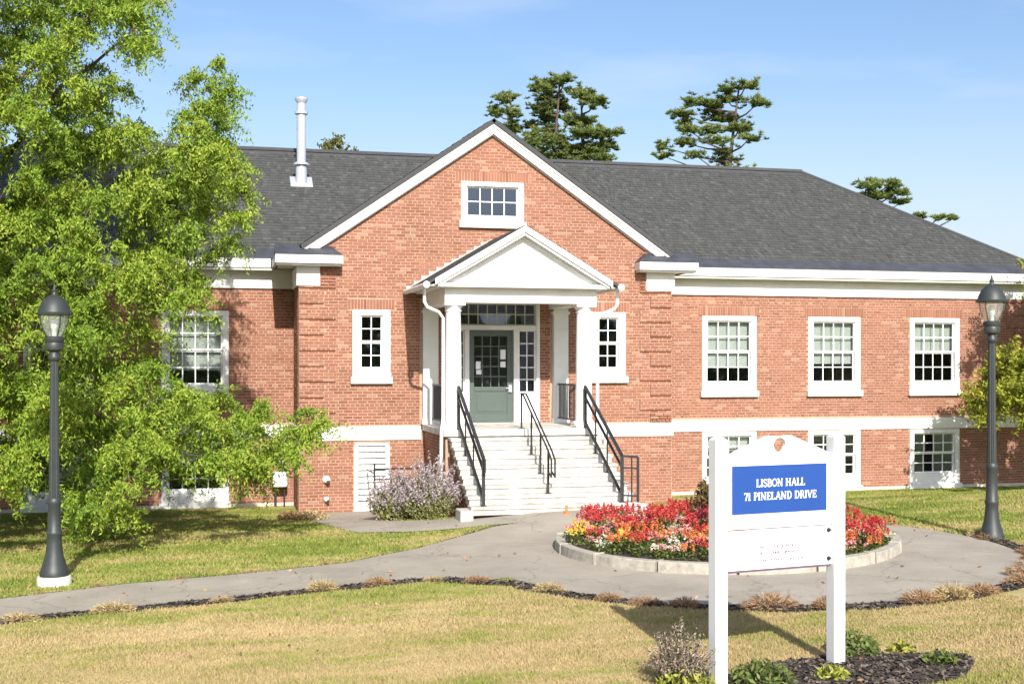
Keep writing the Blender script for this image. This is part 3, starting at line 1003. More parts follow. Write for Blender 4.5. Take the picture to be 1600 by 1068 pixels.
# ------------------------------------------------------------------ entrance door with transom and sidelights
yd = YG
q = MB()
X0, X1, Z0, Z1 = DOOR
q.box(X0, X0 + .08, yd - .05, yd + .2, Z0, Z1); q.box(X1 - .08, X1, yd - .05, yd + .2, Z0, Z1); q.box(X0 + .08, X1 - .08, yd - .05, yd + .2, Z1 - .08, Z1)
q.box(X0 + .08, X1 - .08, yd - .02, yd + .2, 3.74, 3.84)
for a, b in ((5.47, 5.57), (6.60, 6.72)): q.box(a, b, yd - .02, yd + .2, Z0, 3.738)
q.box(X0 + .08, 5.468, yd, yd + .2, Z0, 2.32); q.box(6.722, X1 - .08, yd, yd + .2, Z0, 2.32)
part('door_surround', q, M['white'], bevel=.005)
def lights(name, a, b, c, d, y, cols, rws, mt=M['sash']):
    s = MB(); fr, t = .03, .011
    s.box(a, a + fr, y, y + .04, c, d); s.box(b - fr, b, y, y + .04, c, d); s.box(a + fr, b - fr, y, y + .04, c, c + fr); s.box(a + fr, b - fr, y, y + .04, d - fr, d)
    pw, ph = (b - a - 2 * fr) / cols, (d - c - 2 * fr) / rws
    for i in range(1, cols): s.box(a + fr + i * pw - t, a + fr + i * pw + t, y + .005, y + .03, c + fr, d - fr)
    for j in range(1, rws):
        for i in range(cols): s.box(a + fr + i * pw + (t if i else 0), a + fr + (i + 1) * pw - (t if i < cols - 1 else 0), y + .006, y + .029, c + fr + j * ph - t, c + fr + j * ph + t)
    o = part(name, s, mt)
    k = MB(); k.box(0, pw - .004, 0, .004, 0, ph - .004); pm = k.mesh('pane', M['glass'])
    for i in range(cols):
        for j in range(rws): link('pane', pm, o, (a + fr + i * pw + .002, y + .015, c + fr + j * ph + .002))
    return o
lights('transom', X0 + .08, X1 - .08, 3.84, Z1 - .08, yd + .05, 9, 2, M['soffit'])  # bars take the greyed paint, so the porch shadow is in their colour
lights('sidelight', X0 + .08, 5.47, 2.32, 3.74, yd + .05, 2, 5)
lights('sidelight', 6.72, X1 - .08, 2.32, 3.74, yd + .05, 2, 5)
q = MB(); da, db = 5.572, 6.598; y = yd + .09
q.box(da, da + .13, y, y + .05, 1.66, 3.735); q.box(db - .13, db, y, y + .05, 1.66, 3.735)
q.box(da + .13, db - .13, y, y + .05, 1.66, 1.84); q.box(da + .13, db - .13, y, y + .05, 3.60, 3.735); q.box(da + .13, db - .13, y, y + .05, 2.36, 2.46)
q.box(da + .13, db - .13, y + .02, y + .04, 1.84, 2.36)
q.box(da + .2, db - .2, y + .008, y + .021, 1.90, 2.30)
door = part('door', q, M['green'], bevel=.004)
s = MB(); a, b, c, d = da + .13, db - .13, 2.46, 3.60
for i in (1, 2, 3): s.box(a + (b - a) * i / 4 - .012, a + (b - a) * i / 4 + .012, y + .012, y + .035, c, d)
for j in (1, 2, 3, 4):
    for i in range(4): s.box(a + (b - a) * i / 4 + .013, a + (b - a) * (i + 1) / 4 - .013, y + .013, y + .034, c + (d - c) * j / 5 - .012, c + (d - c) * j / 5 + .012)
s.build('muntins', M['green'], door)
k = MB(); k.box(0, (b - a) / 4 - .026, 0, .004, 0, (d - c) / 5 - .026); pm = k.mesh('pane', M['glass'])
for i in range(4):
    for j in range(5): link('pane', pm, door, (a + (b - a) * i / 4 + .013, y + .02, c + (d - c) * j / 5 + .013))
s = MB(); s.tube([(6.53, y - .05, 2.44), (6.43, y - .05, 2.42)], .014, 6); s.box(6.49, 6.56, y - .055, y - .002, 2.34, 2.50); s.build('handle', M['steel'], door)
for (xa, xb, za, zb) in ((6.31, 6.43, 3.08, 3.30), (6.31, 6.43, 2.90, 3.03), (5.74, 5.85, 2.86, 3.03), (5.75, 5.87, 2.74, 2.84)):
    s = MB(); s.box(xa, xb, y - .004, y - .001, za, zb); s.build('notice', M['paper'], door)
box_obj('threshold', M['step'], None, X0 + .08, X1 - .08, yd - .10, yd + .2, 1.60, 1.655)
hp(bpy.data.objects['threshold'])
# vestibule behind the entrance
q = MB(); q.box(4.6, 7.6, YW + 1.2, YW + 1.25, 1.46, 4.6); part('vestibule_wall', q, M['dark'])

# ------------------------------------------------------------------ portico
PX = 6.16
ZL = 1.645
q = MB(); q.box(4.50, 7.84, 24.10, YG - .03, ZL - .14, ZL); part('landing', q, M['step'], bevel=.012)
q = MB(); q.box(4.56, 7.78, 24.2, YG - .01, -.35, ZL - .142); pb = part('porch_base', q, M['mortar'])
rw = brick_rows(.004, YG - 24.2 - .02, -.2, ZL - .15, [])
m2 = MB(); brick_mesh_add(m2, (4.56, YG - .01, 0), (0, -1, 0), (-1, 0, 0), rw); brick_mesh_add(m2, (7.78, 24.2, 0), (0, 1, 0), (1, 0, 0), rw)
tag(m2.build('brick_mass', M['brick'], pb), kind='stuff')
NST, ZS0, YS0 = 9, .20, 21.70
RISE = (ZL - ZS0) / NST; TREAD = (24.10 - YS0) / (NST - 1)
for i in range(NST - 1):
    zt = ZS0 + RISE * (i + 1); ya = YS0 + TREAD * i
    wd = .04 * (NST - 1 - i) / NST
    q = MB()
    q.box(4.60 - wd, 7.78 + wd, ya, ya + TREAD + .05, zt - .06, zt)
    q.box(4.63 - wd, 7.75 + wd, ya + .025, ya + TREAD + .06, zt - RISE - .002, zt - .061)
    part('step', q, M['step'] if i % 2 else M['step2'], bevel=.008)
q = MB()
q.raw([(4.66, YS0 + .3, -.2), (7.72, YS0 + .3, -.2), (7.72, 24.19, -.2), (4.66, 24.19, -.2), (4.66, YS0 + .3, .2), (7.72, YS0 + .3, .2), (7.72, 24.19, ZL - .2), (4.66, 24.19, ZL - .2)],
      [(3, 2, 1, 0), (4, 5, 6, 7), (0, 1, 5, 4), (1, 2, 6, 5), (2, 3, 7, 6), (3, 0, 4, 7)])
sb = part('stair_base', q, M['mortar'])
m2 = MB()
for r in brick_rows(.0, 2.25, -.15, 1.4, []):
    if r[3] < .14 + (r[0]) * .60: m2.raw([(4.655, YS0 + .3 + r[0], r[2]), (4.655, YS0 + .3 + r[1], r[2]), (4.655, YS0 + .3 + r[1], r[3]), (4.655, YS0 + .3 + r[0], r[3])], [(3, 2, 1, 0)], random.random() * .8)
tag(m2.build('brick_mass', M['brick'], sb), kind='stuff')
for xx in (4.36, 7.83):
    q = MB(); q.box(xx, xx + .24, YS0 - .04, YS0 + .45, .0, .30); part('stair_block', q, M['step'], bevel=.02)

def column(x, y, r):
    pr = [(r * 1.02, 1.79), (r, 1.83), (r * .99, 2.5), (r * .96, 3.2), (r * .88, 3.95), (r * .86, 4.02), (r * 1.0, 4.05), (r * 1.0, 4.07), (r * .87, 4.08), (r * .87, 4.10)]
    q = MB(); q.lathe(pr, x, y, 28); c = part('column', q, M['white'], smooth=True)
    q = MB(); q.lathe([(r * 1.25, 1.70), (r * 1.30, 1.74), (r * 1.22, 1.765), (r * 1.08, 1.79)], x, y, 28); q.box(x - r * 1.32, x + r * 1.32, y - r * 1.32, y + r * 1.32, ZL, 1.699); q.build('base', M['white'], c, smooth=True)
    q = MB(); q.lathe([(r * .9, 4.10), (r * 1.14, 4.15), (r * 1.16, 4.16)], x, y, 28); q.box(x - r * 1.22, x + r * 1.22, y - r * 1.22, y + r * 1.22, 4.161, 4.22); q.build('capital', M['white'], c, smooth=True)
column(4.76, 24.42, .175); column(7.55, 24.42, .175)
for xx in (4.50, 7.50):
    q = MB(); q.box(xx, xx + .34, YG - .16, YG - .008, ZL, 4.22); q.box(xx - .03, xx + .37, YG - .19, YG - .008, 4.10, 4.16); q.box(xx - .03, xx + .37, YG - .19, YG - .008, ZL + .001, ZL + .1)
    part('pilaster', q, M['white'])
q = MB()
q.box(4.55, 7.77, 24.22, 24.60, 4.221, 4.52)
q.box(4.55, 4.91, 24.602, YG - .008, 4.221, 4.52); q.box(7.41, 7.77, 24.602, YG - .008, 4.221, 4.52)
part('entablature', q, M['white'], bevel=.006)
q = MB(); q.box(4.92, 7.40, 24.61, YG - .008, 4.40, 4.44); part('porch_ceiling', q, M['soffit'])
PR, PS = 5.80, .592
pz = lambda dx: PR - PS * dx
q = MB()
q.box(PX - 1.80, PX + 1.80, 23.98, YG - .008, 4.521, 4.60)
part('cornice', q, M['white'], bevel=.008)
q = MB(); q.box(PX - 1.95, PX - 1.802, 24.02, YG - .01, 4.535, 4.575); q.box(PX + 1.802, PX + 1.95, 24.02, YG - .01, 4.535, 4.575); part('soffit', q, M['soffit'])
q = MB()
q.prism_y([(PX - 1.72, 4.601), (PX + 1.72, 4.601), (PX + .04, pz(.04) - .14), (PX - .04, pz(.04) - .14)], 24.16, 24.24); part('tympanum', q, M['white'])
q = MB()
for sg in (-1, 1):
    p = [(PX, 23.94, PR), (PX + sg * 2.02, 23.94, pz(2.02)), (PX + sg * 2.02, YG - .01, pz(2.02)), (PX, YG - .01, PR)]
    q.slab(p if sg > 0 else p[::-1], .05)
proof = part('portico_roof', q, M['shingle_base'])
ps = math.hypot(2.02, PS * 2.02)
shingles('shingles', proof, (PX - 2.02, 0, pz(2.02)), (0, -1, 0), (1, 0, PS), 1, ps, lambda s: (-(YG - .012), -23.94), butt=.0032)
shingles('shingles', proof, (PX + 2.02, 0, pz(2.02)), (0, 1, 0), (-1, 0, PS), 1, ps, lambda s: (23.94, YG - .012), butt=.0032)
for sg in (-1, 1):
    def rk2(y0, y1, up, dn, xe):
        q = MB()
        pts = [(PX, PR - dn), (PX + sg * xe, pz(xe) - dn), (PX + sg * xe, pz(xe) - up), (PX, PR - up)]
        if sg < 0: pts = pts[::-1]
        q.prism_y(pts, y0, y1); return q
    part('raking_cornice', rk2(23.90, 23.938, .02, .15, 1.86), M['white'])
    part('raking_cornice', rk2(23.945, 24.02, .07, .21, 1.80), M['white'])
    part('raking_cornice', rk2(24.022, 24.158, .07, .12, 1.74), M['white'])
    part('raking_cornice', rk2(24.10, 24.159, .122, .27, 1.72), M['white'])
for sg in (-1, 1):                                          # eave gutters with end caps and downspouts
    gx = PX + sg * 2.04
    q = MB(); q.tube([(gx, 23.95, 4.545), (gx, YG - .02, 4.56)], .055, 10); gt = part('gutter', q, M['white'], smooth=True)
    q = MB(); q.lathe([(.03, 23.86), (.07, 23.88), (.07, 23.945)], 0, 0, 12)
    q.v = [(gx + a, c, 4.55 + b) for a, b, c in q.v]; q.build('end_cap', M['white'], gt, smooth=True)
    q = MB(); q.tube([(gx, 24.15, 4.52), (gx, 24.15, 4.22), (gx - sg * .06, 24.17, 4.12), (gx - sg * .30, 24.22, 4.02), (gx - sg * .40, 24.26, 3.9), (gx - sg * .40, 24.26, 1.85), (gx - sg * .32, 24.0, 1.62), (gx - sg * .30, 23.98, .35)], .035, 8)
    part('downspout', q, M['white'], smooth=True)
q = MB(); xs = PX - 2.02                                     # stepped flashing up the wall
for i in range(11):
    dx = 2.02 - i * .17
    q.box(PX - dx, PX - dx + .168, YG - .026, YG - .014, pz(dx) + .01, pz(dx) + .115 + random.uniform(-.02, .02))
part('step_flashing', q, M['lead'])
q = MB()
for i in range(11):
    dx = 2.02 - i * .17
    q.box(PX + dx - .168, PX + dx, YG - .026, YG - .014, pz(dx) + .01, pz(dx) + .14)
part('step_flashing', q, M['lead'])
q = MB(); q.slab([(PX - 2.02, YG - .12, pz(2.02) + .03), (PX - .1, YG - .12, pz(.1) + .03), (PX - .1, YG - .09, pz(.1) + .034), (PX - 2.02, YG - .09, pz(2.02) + .034)], .006); part('flashing_edge', q, M['white'])

# porch side railings and stair railings
def railing(rails, posts, bals=(), plates=True):
    r0 = hp(empty('railing'))
    for pts, rad in rails:
        q = MB(); q.tube(pts, rad, 8); q.build('rail', M['black'], r0, smooth=True)
    for (x, y, za, zb, w_) in posts:
        q = MB(); q.box(x - w_, x + w_, y - w_, y + w_, za, zb)
        if plates: q.box(x - .05, x + .05, y - .05, y + .05, za, za + .012)
        q.build('post', M['black'], r0)
    for (x, y, za, zb) in bals:
        q = MB(); q.box(x - .009, x + .009, y - .009, y + .009, za, zb); q.build('baluster', M['black'], r0)
    return r0
for o in [o for o in bpy.data.objects if o.name.startswith('railing')]: pass
for xx in (4.72, 7.60):
    railing([([(xx, 24.62, 2.52), (xx, YG - .17, 2.52)], .022), ([(xx, 24.62, 1.76), (xx, YG - .17, 1.76)], .018)], [], [(xx, 24.70 + i * .11, 1.77, 2.51) for i in range(17)], plates=False)
stp = lambda y: ZS0 + RISE * (1 + math.floor((y - YS0) / TREAD + 1e-6)) if y < 24.10 else ZL
noz = lambda y: ZS0 + RISE + (y - YS0) * RISE / TREAD        # nosing line
def srail(x, ext=None):
    ya, yb = 24.16, YS0 + .12
    hi, mi, lo = .86, .64, .12
    L = lambda h: [(x, ya, ZL + h), (x, yb, noz(yb) + h - .05)]
    top = L(hi); mid = L(mi); low = L(lo)
    posts = [(x, ya, ZL, ZL + hi, .028), (x, yb, stp(yb), noz(yb) + hi - .05, .028)]
    for t in (.30, .62):
        yy2 = ya + (yb - ya) * t
        posts.append((x, yy2, stp(yy2), noz(yy2) + hi - .05 * t - .02 + (.02 if False else 0), .012))
    rails = [(top, .036), (mid, .027), (low, .032)]
    if ext:
        tx = x + ext
        rails.append(([top[1], (tx, yb - .05, top[1][2] - .02)], .024)); rails.append(([mid[1], (tx, yb - .05, mid[1][2] - .02)], .016)); rails.append(([low[1], (tx, yb - .05, low[1][2] - .02)], .016))
        posts.append((tx, yb - .05, gz(tx, yb), top[1][2] - .02, .02)); posts.append((tx - .12, yb - .04, gz(tx, yb), top[1][2] - .02, .012))
    else:
        rails.append(([top[1], (x, yb - .13, top[1][2] - .01), (x, yb - .13, mid[1][2] - .03), mid[1]], .020))
    return railing(rails, posts)
srail(4.82); srail(7.50, .30)
xm = 6.16; ya, yb = 24.16, YS0 + .50
rails = []
for dx in (-.0, .07):
    rails.append(([(xm + dx, ya + .16, ZL + .72), (xm + dx, ya, ZL + .72), (xm + dx, yb, noz(yb) + .70), (xm + dx, yb - .22, noz(yb - .22) + .66), (xm + dx, yb - .22, noz(yb - .22) + .34), (xm + dx, yb, noz(yb) + .30)], .018))
railing(rails, [(xm, ya + .1, ZL, ZL + .72, .016), (xm, ya - .7, stp(ya - .7), noz(ya - .7) + .70, .016), (xm, ya - 1.4, stp(ya - 1.4), noz(ya - 1.4) + .70, .016), (xm, yb, stp(yb), noz(yb) + .70, .018)])

# louvred door, vents
a, b, c, d = LOUV
q = MB(); q.box(a, a + .09, YG - .02, YG + .12, c, d - .10); q.box(b - .09, b, YG - .02, YG + .12, c, d - .10); q.box(a + .09, b - .09, YG - .02, YG + .12, c, c + .1)
q.box(a + .09, b - .09, YG + .10, YG + .12, c + .1, d - .1); q.box(a, b, YG + .02, YG + .12, d - .098, d)
lv = part('louvre_door', q, M['white'])
n = 10; hh = (d - .10 - c - .10) / n
k = MB(); k.slab([(a + .092, YG - .012, 0), (b - .092, YG - .012, 0), (b - .092, YG + .03, hh * .72), (a + .092, YG + .03, hh * .72)], .012); sm = k.mesh('slat', M['white'])
for i in range(n): link('slat', sm, lv, (0, 0, c + .105 + i * hh))
for (x, z, r) in ((2.39, .46, .085), (2.39, .03, .06)):
    q = MB(); q.lathe([(r, 0), (r, .02), (r * .75, .04), (r * .7, .10), (r * .3, .12)], 0, 0, 14)
    q.v = [(x + p, YG - .008 - s_, z + r_) for p, r_, s_ in q.v]
    vt = part('vent_hood', q, M['white'], smooth=True)
    q = MB(); q.lathe([(r * .5, 0), (r * .5, .08), (r * .3, .09)], 0, 0, 10); q.v = [(x + .03 + p, YG - .06 - s_, z - r * .5 + r_) for p, r_, s_ in q.v]; q.build('outlet', M['lamp'], vt, smooth=True)
# roof flue
fx, fy = 2.18, 31.4
fz = ZE + SL * (fy - YE)
q = MB(); q.lathe([(.145, fz - .15), (.145, fz + .42), (.118, fz + .43), (.118, 9.60)], fx, fy, 20); fl = part('flue_pipe', q, M['steel'], smooth=True)
q = MB(); q.lathe([(.19, fz + .44), (.215, fz + .45), (.215, fz + .48), (.15, fz + .52)], fx, fy, 20); q.build('storm_collar', M['steel'], fl, smooth=True)
q = MB(); q.lathe([(.15, 9.33), (.165, 9.34), (.165, 9.40), (.13, 9.41)], fx, fy, 20); q.build('collar', M['steel'], fl, smooth=True)
q = MB(); q.lathe([(.10, 9.60), (.165, 9.70), (.165, 9.75), (.05, 9.78)], fx, fy, 20); q.build('cap', M['steel'], fl, smooth=True)
q = MB(); q.slab([(fx - .28, fy - .26, fz - .165 + .03), (fx + .28, fy - .26, fz - .165 + .03), (fx + .28, fy + .26, fz + .165 + .03), (fx - .28, fy + .26, fz + .165 + .03)], .01); q.build('base_flashing', M['steel'], fl)

# ------------------------------------------------------------------ things by the wall
ut = empty('gas_meter', (1.47, 28.1, gz(1.47, 28.1)), 0, 'grey gas meter with pipes low in the corner beside the brick centre', 'meter')
def local(mb, dx, dy, dz):
    mb.v = [(x - dx, y - dy, z - dz) for x, y, z in mb.v]; return mb
q = MB(); q.box(-.17, .17, -.12, .12, .45, .80); q.build('body', M['utility'], ut, bevel=.05)
q = MB(); q.tube([(.08, 0, .8), (.08, 0, 1.0), (.12, .05, 1.08), (.12, .05, 1.55), (.12, .28, 1.6)], .028, 8); q.build('pipe', M['utility'], ut, smooth=True)
q = MB(); q.tube([(-.1, 0, .44), (-.1, 0, -.05)], .03, 8); q.tube([(.1, 0, .44), (.1, 0, -.05)], .02, 8); q.build('riser', M['black'], ut, smooth=True)
q = MB(); q.lathe([(.09, .99), (.11, 1.0), (.11, 1.05), (.06, 1.07)], .02, -.04, 14); q.build('regulator', M['utility'], ut, smooth=True)

fr = empty('areaway_railing', (3.3, 25.6, gz(3.3, 25.6)), 0, 'short black iron railing in front of the white louvred door', 'railing')
zt = .98
for z_, y_ in ((zt, 0), (zt - .22, 0), (.12, 0)):
    q = MB(); q.tube([(.0, y_, z_), (1.1, y_, z_ - (.0))], .018, 6); q.build('rail', M['black'], fr)
q = MB(); q.tube([(0, 0, zt - .1), (-.02, 1.0, zt - .1)], .02, 6); q.build('rail', M['black'], fr)
for x_ in (0, 1.1):
    q = MB(); q.box(x_ - .02, x_ + .02, -.02, .02, -.1, zt + .12); q.build('post', M['black'], fr)

mk = empty('marker_stake', (6.30, 21.45, gz(6.3, 21.45)), 0, 'tiny orange marker stake in front of the bottom stone step', 'marker')
q = MB(); q.box(-.025, .025, -.012, .012, 0, .17); q.build('stake', M['orange'], mk, bevel=.006)
q = MB(); q.lathe([(.07, 0), (.07, .02), (.03, .04)], 0, 0, 12); q.build('foot', M['orange'], mk)

# ------------------------------------------------------------------ street lamps
def street_lamp(x, y, label, foot):
    z = gz(x, y)
    o = empty('street_lamp', (x, y, z), 0, label, 'lamp post', 'street lamps along the path')
    if foot:
        q = MB(); q.lathe([(.235, -.1), (.235, .10), (.22, .13)], 0, 0, 24); q.build('footing', M['concrete'], o, smooth=True)
    h0 = .13 if foot else 0
    q = MB(); q.lathe([(.195, h0), (.20, h0 + .05), (.18, h0 + .09), (.165, h0 + .15), (.125, h0 + .28), (.102, h0 + .45), (.096, h0 + .56), (.106, h0 + .58), (.106, h0 + .62), (.092, h0 + .64), (.084, 1.12), (.095, 1.14), (.095, 1.19), (.076, 1.22)], 0, 0, 20); q.build('base', M['lamp'], o, smooth=True)
    q = MB()
    n = 32
    for i, zz_ in enumerate((1.2, 2.2, 3.16)):                # fluted shaft
        r = (.074, .064, .054)[i]
        for j in range(n): q.v.append(((r * (1 if j % 2 else .9)) * math.cos(6.2832 * j / n), (r * (1 if j % 2 else .9)) * math.sin(6.2832 * j / n), zz_))
    for i in range(2):
        for j in range(n): q.f.append((i * n + j, i * n + (j + 1) % n, (i + 1) * n + (j + 1) % n, (i + 1) * n + j))
    q.build('shaft', M['lamp'], o)
    q = MB(); q.lathe([(.06, 3.14), (.085, 3.17), (.085, 3.21), (.065, 3.24), (.065, 3.27), (.12, 3.3), (.13, 3.36), (.115, 3.4), (.135, 3.43), (.135, 3.47), (.10, 3.49)], 0, 0, 20); q.build('collar', M['lamp'], o, smooth=True)
    q = MB(); q.lathe([(.10, 3.49), (.15, 3.57), (.185, 3.67), (.20, 3.76), (.20, 3.79)], 0, 0, 24); gb = q.build('globe', M['globe'], o, smooth=True)
    q = MB(); q.lathe([(.035, 3.49), (.035, 3.59), (.05, 3.61), (.05, 3.72), (.02, 3.74)], 0, 0, 12); q.build('bulb', M['utility'], gb, smooth=True)
    for kx in range(4):
        t = kx * math.pi / 2 + .5
        q = MB(); q.tube([(.105 * math.cos(t), .105 * math.sin(t), 3.48), (.192 * math.cos(t), .192 * math.sin(t), 3.66), (.208 * math.cos(t), .208 * math.sin(t), 3.79)], .008, 5); q.build('rib', M['lamp'], o)
    q = MB(); q.lathe([(.20, 3.785), (.245, 3.79), (.25, 3.81), (.225, 3.825), (.20, 3.9), (.155, 3.99), (.09, 4.05), (.045, 4.07), (.03, 4.11), (.04, 4.13), (.02, 4.16), (.008, 4.22)], 0, 0, 24); q.build('hood', M['lamp'], o, smooth=True)
    return o
street_lamp(-2.17, 18.13, 'dark street lamp on a white concrete footing in front of the large tree', True)
street_lamp(12.1, 17.07, 'dark street lamp on the grass at the far right edge of the round path', False)

# ------------------------------------------------------------------ round flower bed
bx, by, br = BED
bed = empty('flower_bed', (bx, by, .07), 0, 'round raised bed ringed by pale granite kerb stones in front of the steps', 'flower bed')
NK = 15
for i in range(NK):
    a0 = 2 * math.pi * i / NK + .18 + .006; a1 = 2 * math.pi * (i + 1) / NK + .18 - .006
    q = MB(); sg = 6; tp = random.uniform(.155, .175)
    for j in range(sg + 1):
        t = a0 + (a1 - a0) * j / sg
        zg = gz(bx + br * math.cos(t), by + br * math.sin(t)) - .07
        for r_, z_ in ((br, zg - .08), (br - .01, zg + tp), (br - .17, zg + tp), (br - .17, zg - .08)):
            q.v.append((r_ * math.cos(t), r_ * math.sin(t), z_))
    for j in range(sg):
        for c in range(4): q.f.append((j * 4 + c, (j + 1) * 4 + c, (j + 1) * 4 + (c + 1) % 4, j * 4 + (c + 1) % 4))
    q.f.append((3, 2, 1, 0)); q.f.append(tuple(sg * 4 + c for c in range(4)))
    bm_o = q.build('kerb_stone', M['granite'], bed)
    bv = bm_o.modifiers.new('edge', 'BEVEL'); bv.width = .012; bv.segments = 2; bv.limit_method = 'ANGLE'
q = MB(); q.lathe([(br - .165, .02), (br - .165, .09), (1.6, .15), (.5, .20)], 0, 0, 40); q.build('soil', M['soil'], bed, smooth=True)

# ------------------------------------------------------------------ foliage
def rand_dir(n):
    v = R.normal(size=(n, 3)); return v / np.linalg.norm(v, axis=1, keepdims=True)
def leaf_quads(c, l, wd, droop=.4, flat=0.0):
    """rhombic leaves centred at c; long axis random, biased downward"""
    n = len(c)
    a = rand_dir(n); a[:, 2] = a[:, 2] * (1 - flat) - droop
    a /= np.linalg.norm(a, axis=1, keepdims=True)
    b = np.cross(a, rand_dir(n)); b /= np.linalg.norm(b, axis=1, keepdims=True) + 1e-9
    l = np.broadcast_to(l, (n,))[:, None]; wd = np.broadcast_to(wd, (n,))[:, None]
    return np.stack([c - a * l, c + b * wd, c + a * l, c - b * wd], 1).reshape(-1, 3)

LEAF = lambda nm, st, tr=.22: ramp_mat(nm, st, 'attr', rough=.6, spec=.25, trans=tr)
M['leafL'] = LEAF('light_green_leaf', [(0, (.085, .155, .020)), (.4, (.185, .285, .030)), (.75, (.28, .375, .042)), (1, (.40, .40, .08))])
M['leafR'] = LEAF('yellow_green_leaf', [(0, (.12, .16, .02)), (.5, (.26, .29, .03)), (1, (.45, .38, .06))])
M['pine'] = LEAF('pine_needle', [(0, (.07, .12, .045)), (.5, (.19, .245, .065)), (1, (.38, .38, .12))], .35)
M['bushy'] = LEAF('olive_leaf', [(0, (.05, .07, .015)), (.5, (.12, .13, .03)), (1, (.24, .19, .06))])

def branch_set(root, clumps, trunk_top, m, parent, r0, limbs, seed=1):
    """a trunk, a few limbs and twigs that reach every clump"""
    rr = random.Random(seed)
    q = MB()
    root = Vector(root); tt = Vector(trunk_top)
    nT = 9
    tp = [root.lerp(tt, i / nT) + Vector((rr.uniform(-.08, .08), rr.uniform(-.08, .08), 0)) * (1 if i else 0) for i in range(nT + 1)]
    tr = [r0 * (1.35 if i == 0 else 1) * (1 - .85 * i / nT) for i in range(nT + 1)]
    q.tube(tp, tr, 10)
    q.build('trunk', m, parent, smooth=True)
    nodes = [(p, tr[i] * .6) for i, p in enumerate(tp) if i >= 2]
    q = MB()
    pts = [Vector(c) for c in clumps]
    order = sorted(pts, key=lambda p: min((p - n_[0]).length for n_ in nodes))
    for p in order:
        best = min(nodes, key=lambda n_: (n_[0] - p).length + max(0, n_[0].z - p.z) * .6)
        a = best[0]; d = p - a
        if d.length < .15: continue
        r_a = min(best[1] * .75, .018 + d.length * .012); mid = []
        steps = max(2, int(d.length / .5))
        lift = min(.3, d.length * .12)
        for i in range(steps + 1):
            t = i / steps
            mid.append(a + d * t + Vector((rr.uniform(-.04, .04), rr.uniform(-.04, .04), lift * math.sin(math.pi * t))))
        rad = [max(.006, r_a * (1 - .7 * i / steps)) for i in range(steps + 1)]
        q.tube(mid, rad, 5, cap=False)
        nodes += [(mid[i], rad[i]) for i in range(1, steps + 1)]
    q.build('branch', m, parent, smooth=True)

CA, SA = math.cos(math.radians(13.8)), math.sin(math.radians(13.8))
def along(px, py, D):           # a place on the line of sight of a picture point, D metres out: used to size the crown
    u = (px - 800) / 1900
    return np.array([D * (u * CA + SA), D * (CA - u * SA), 2.95 + (570 - py) / 1900 * D])

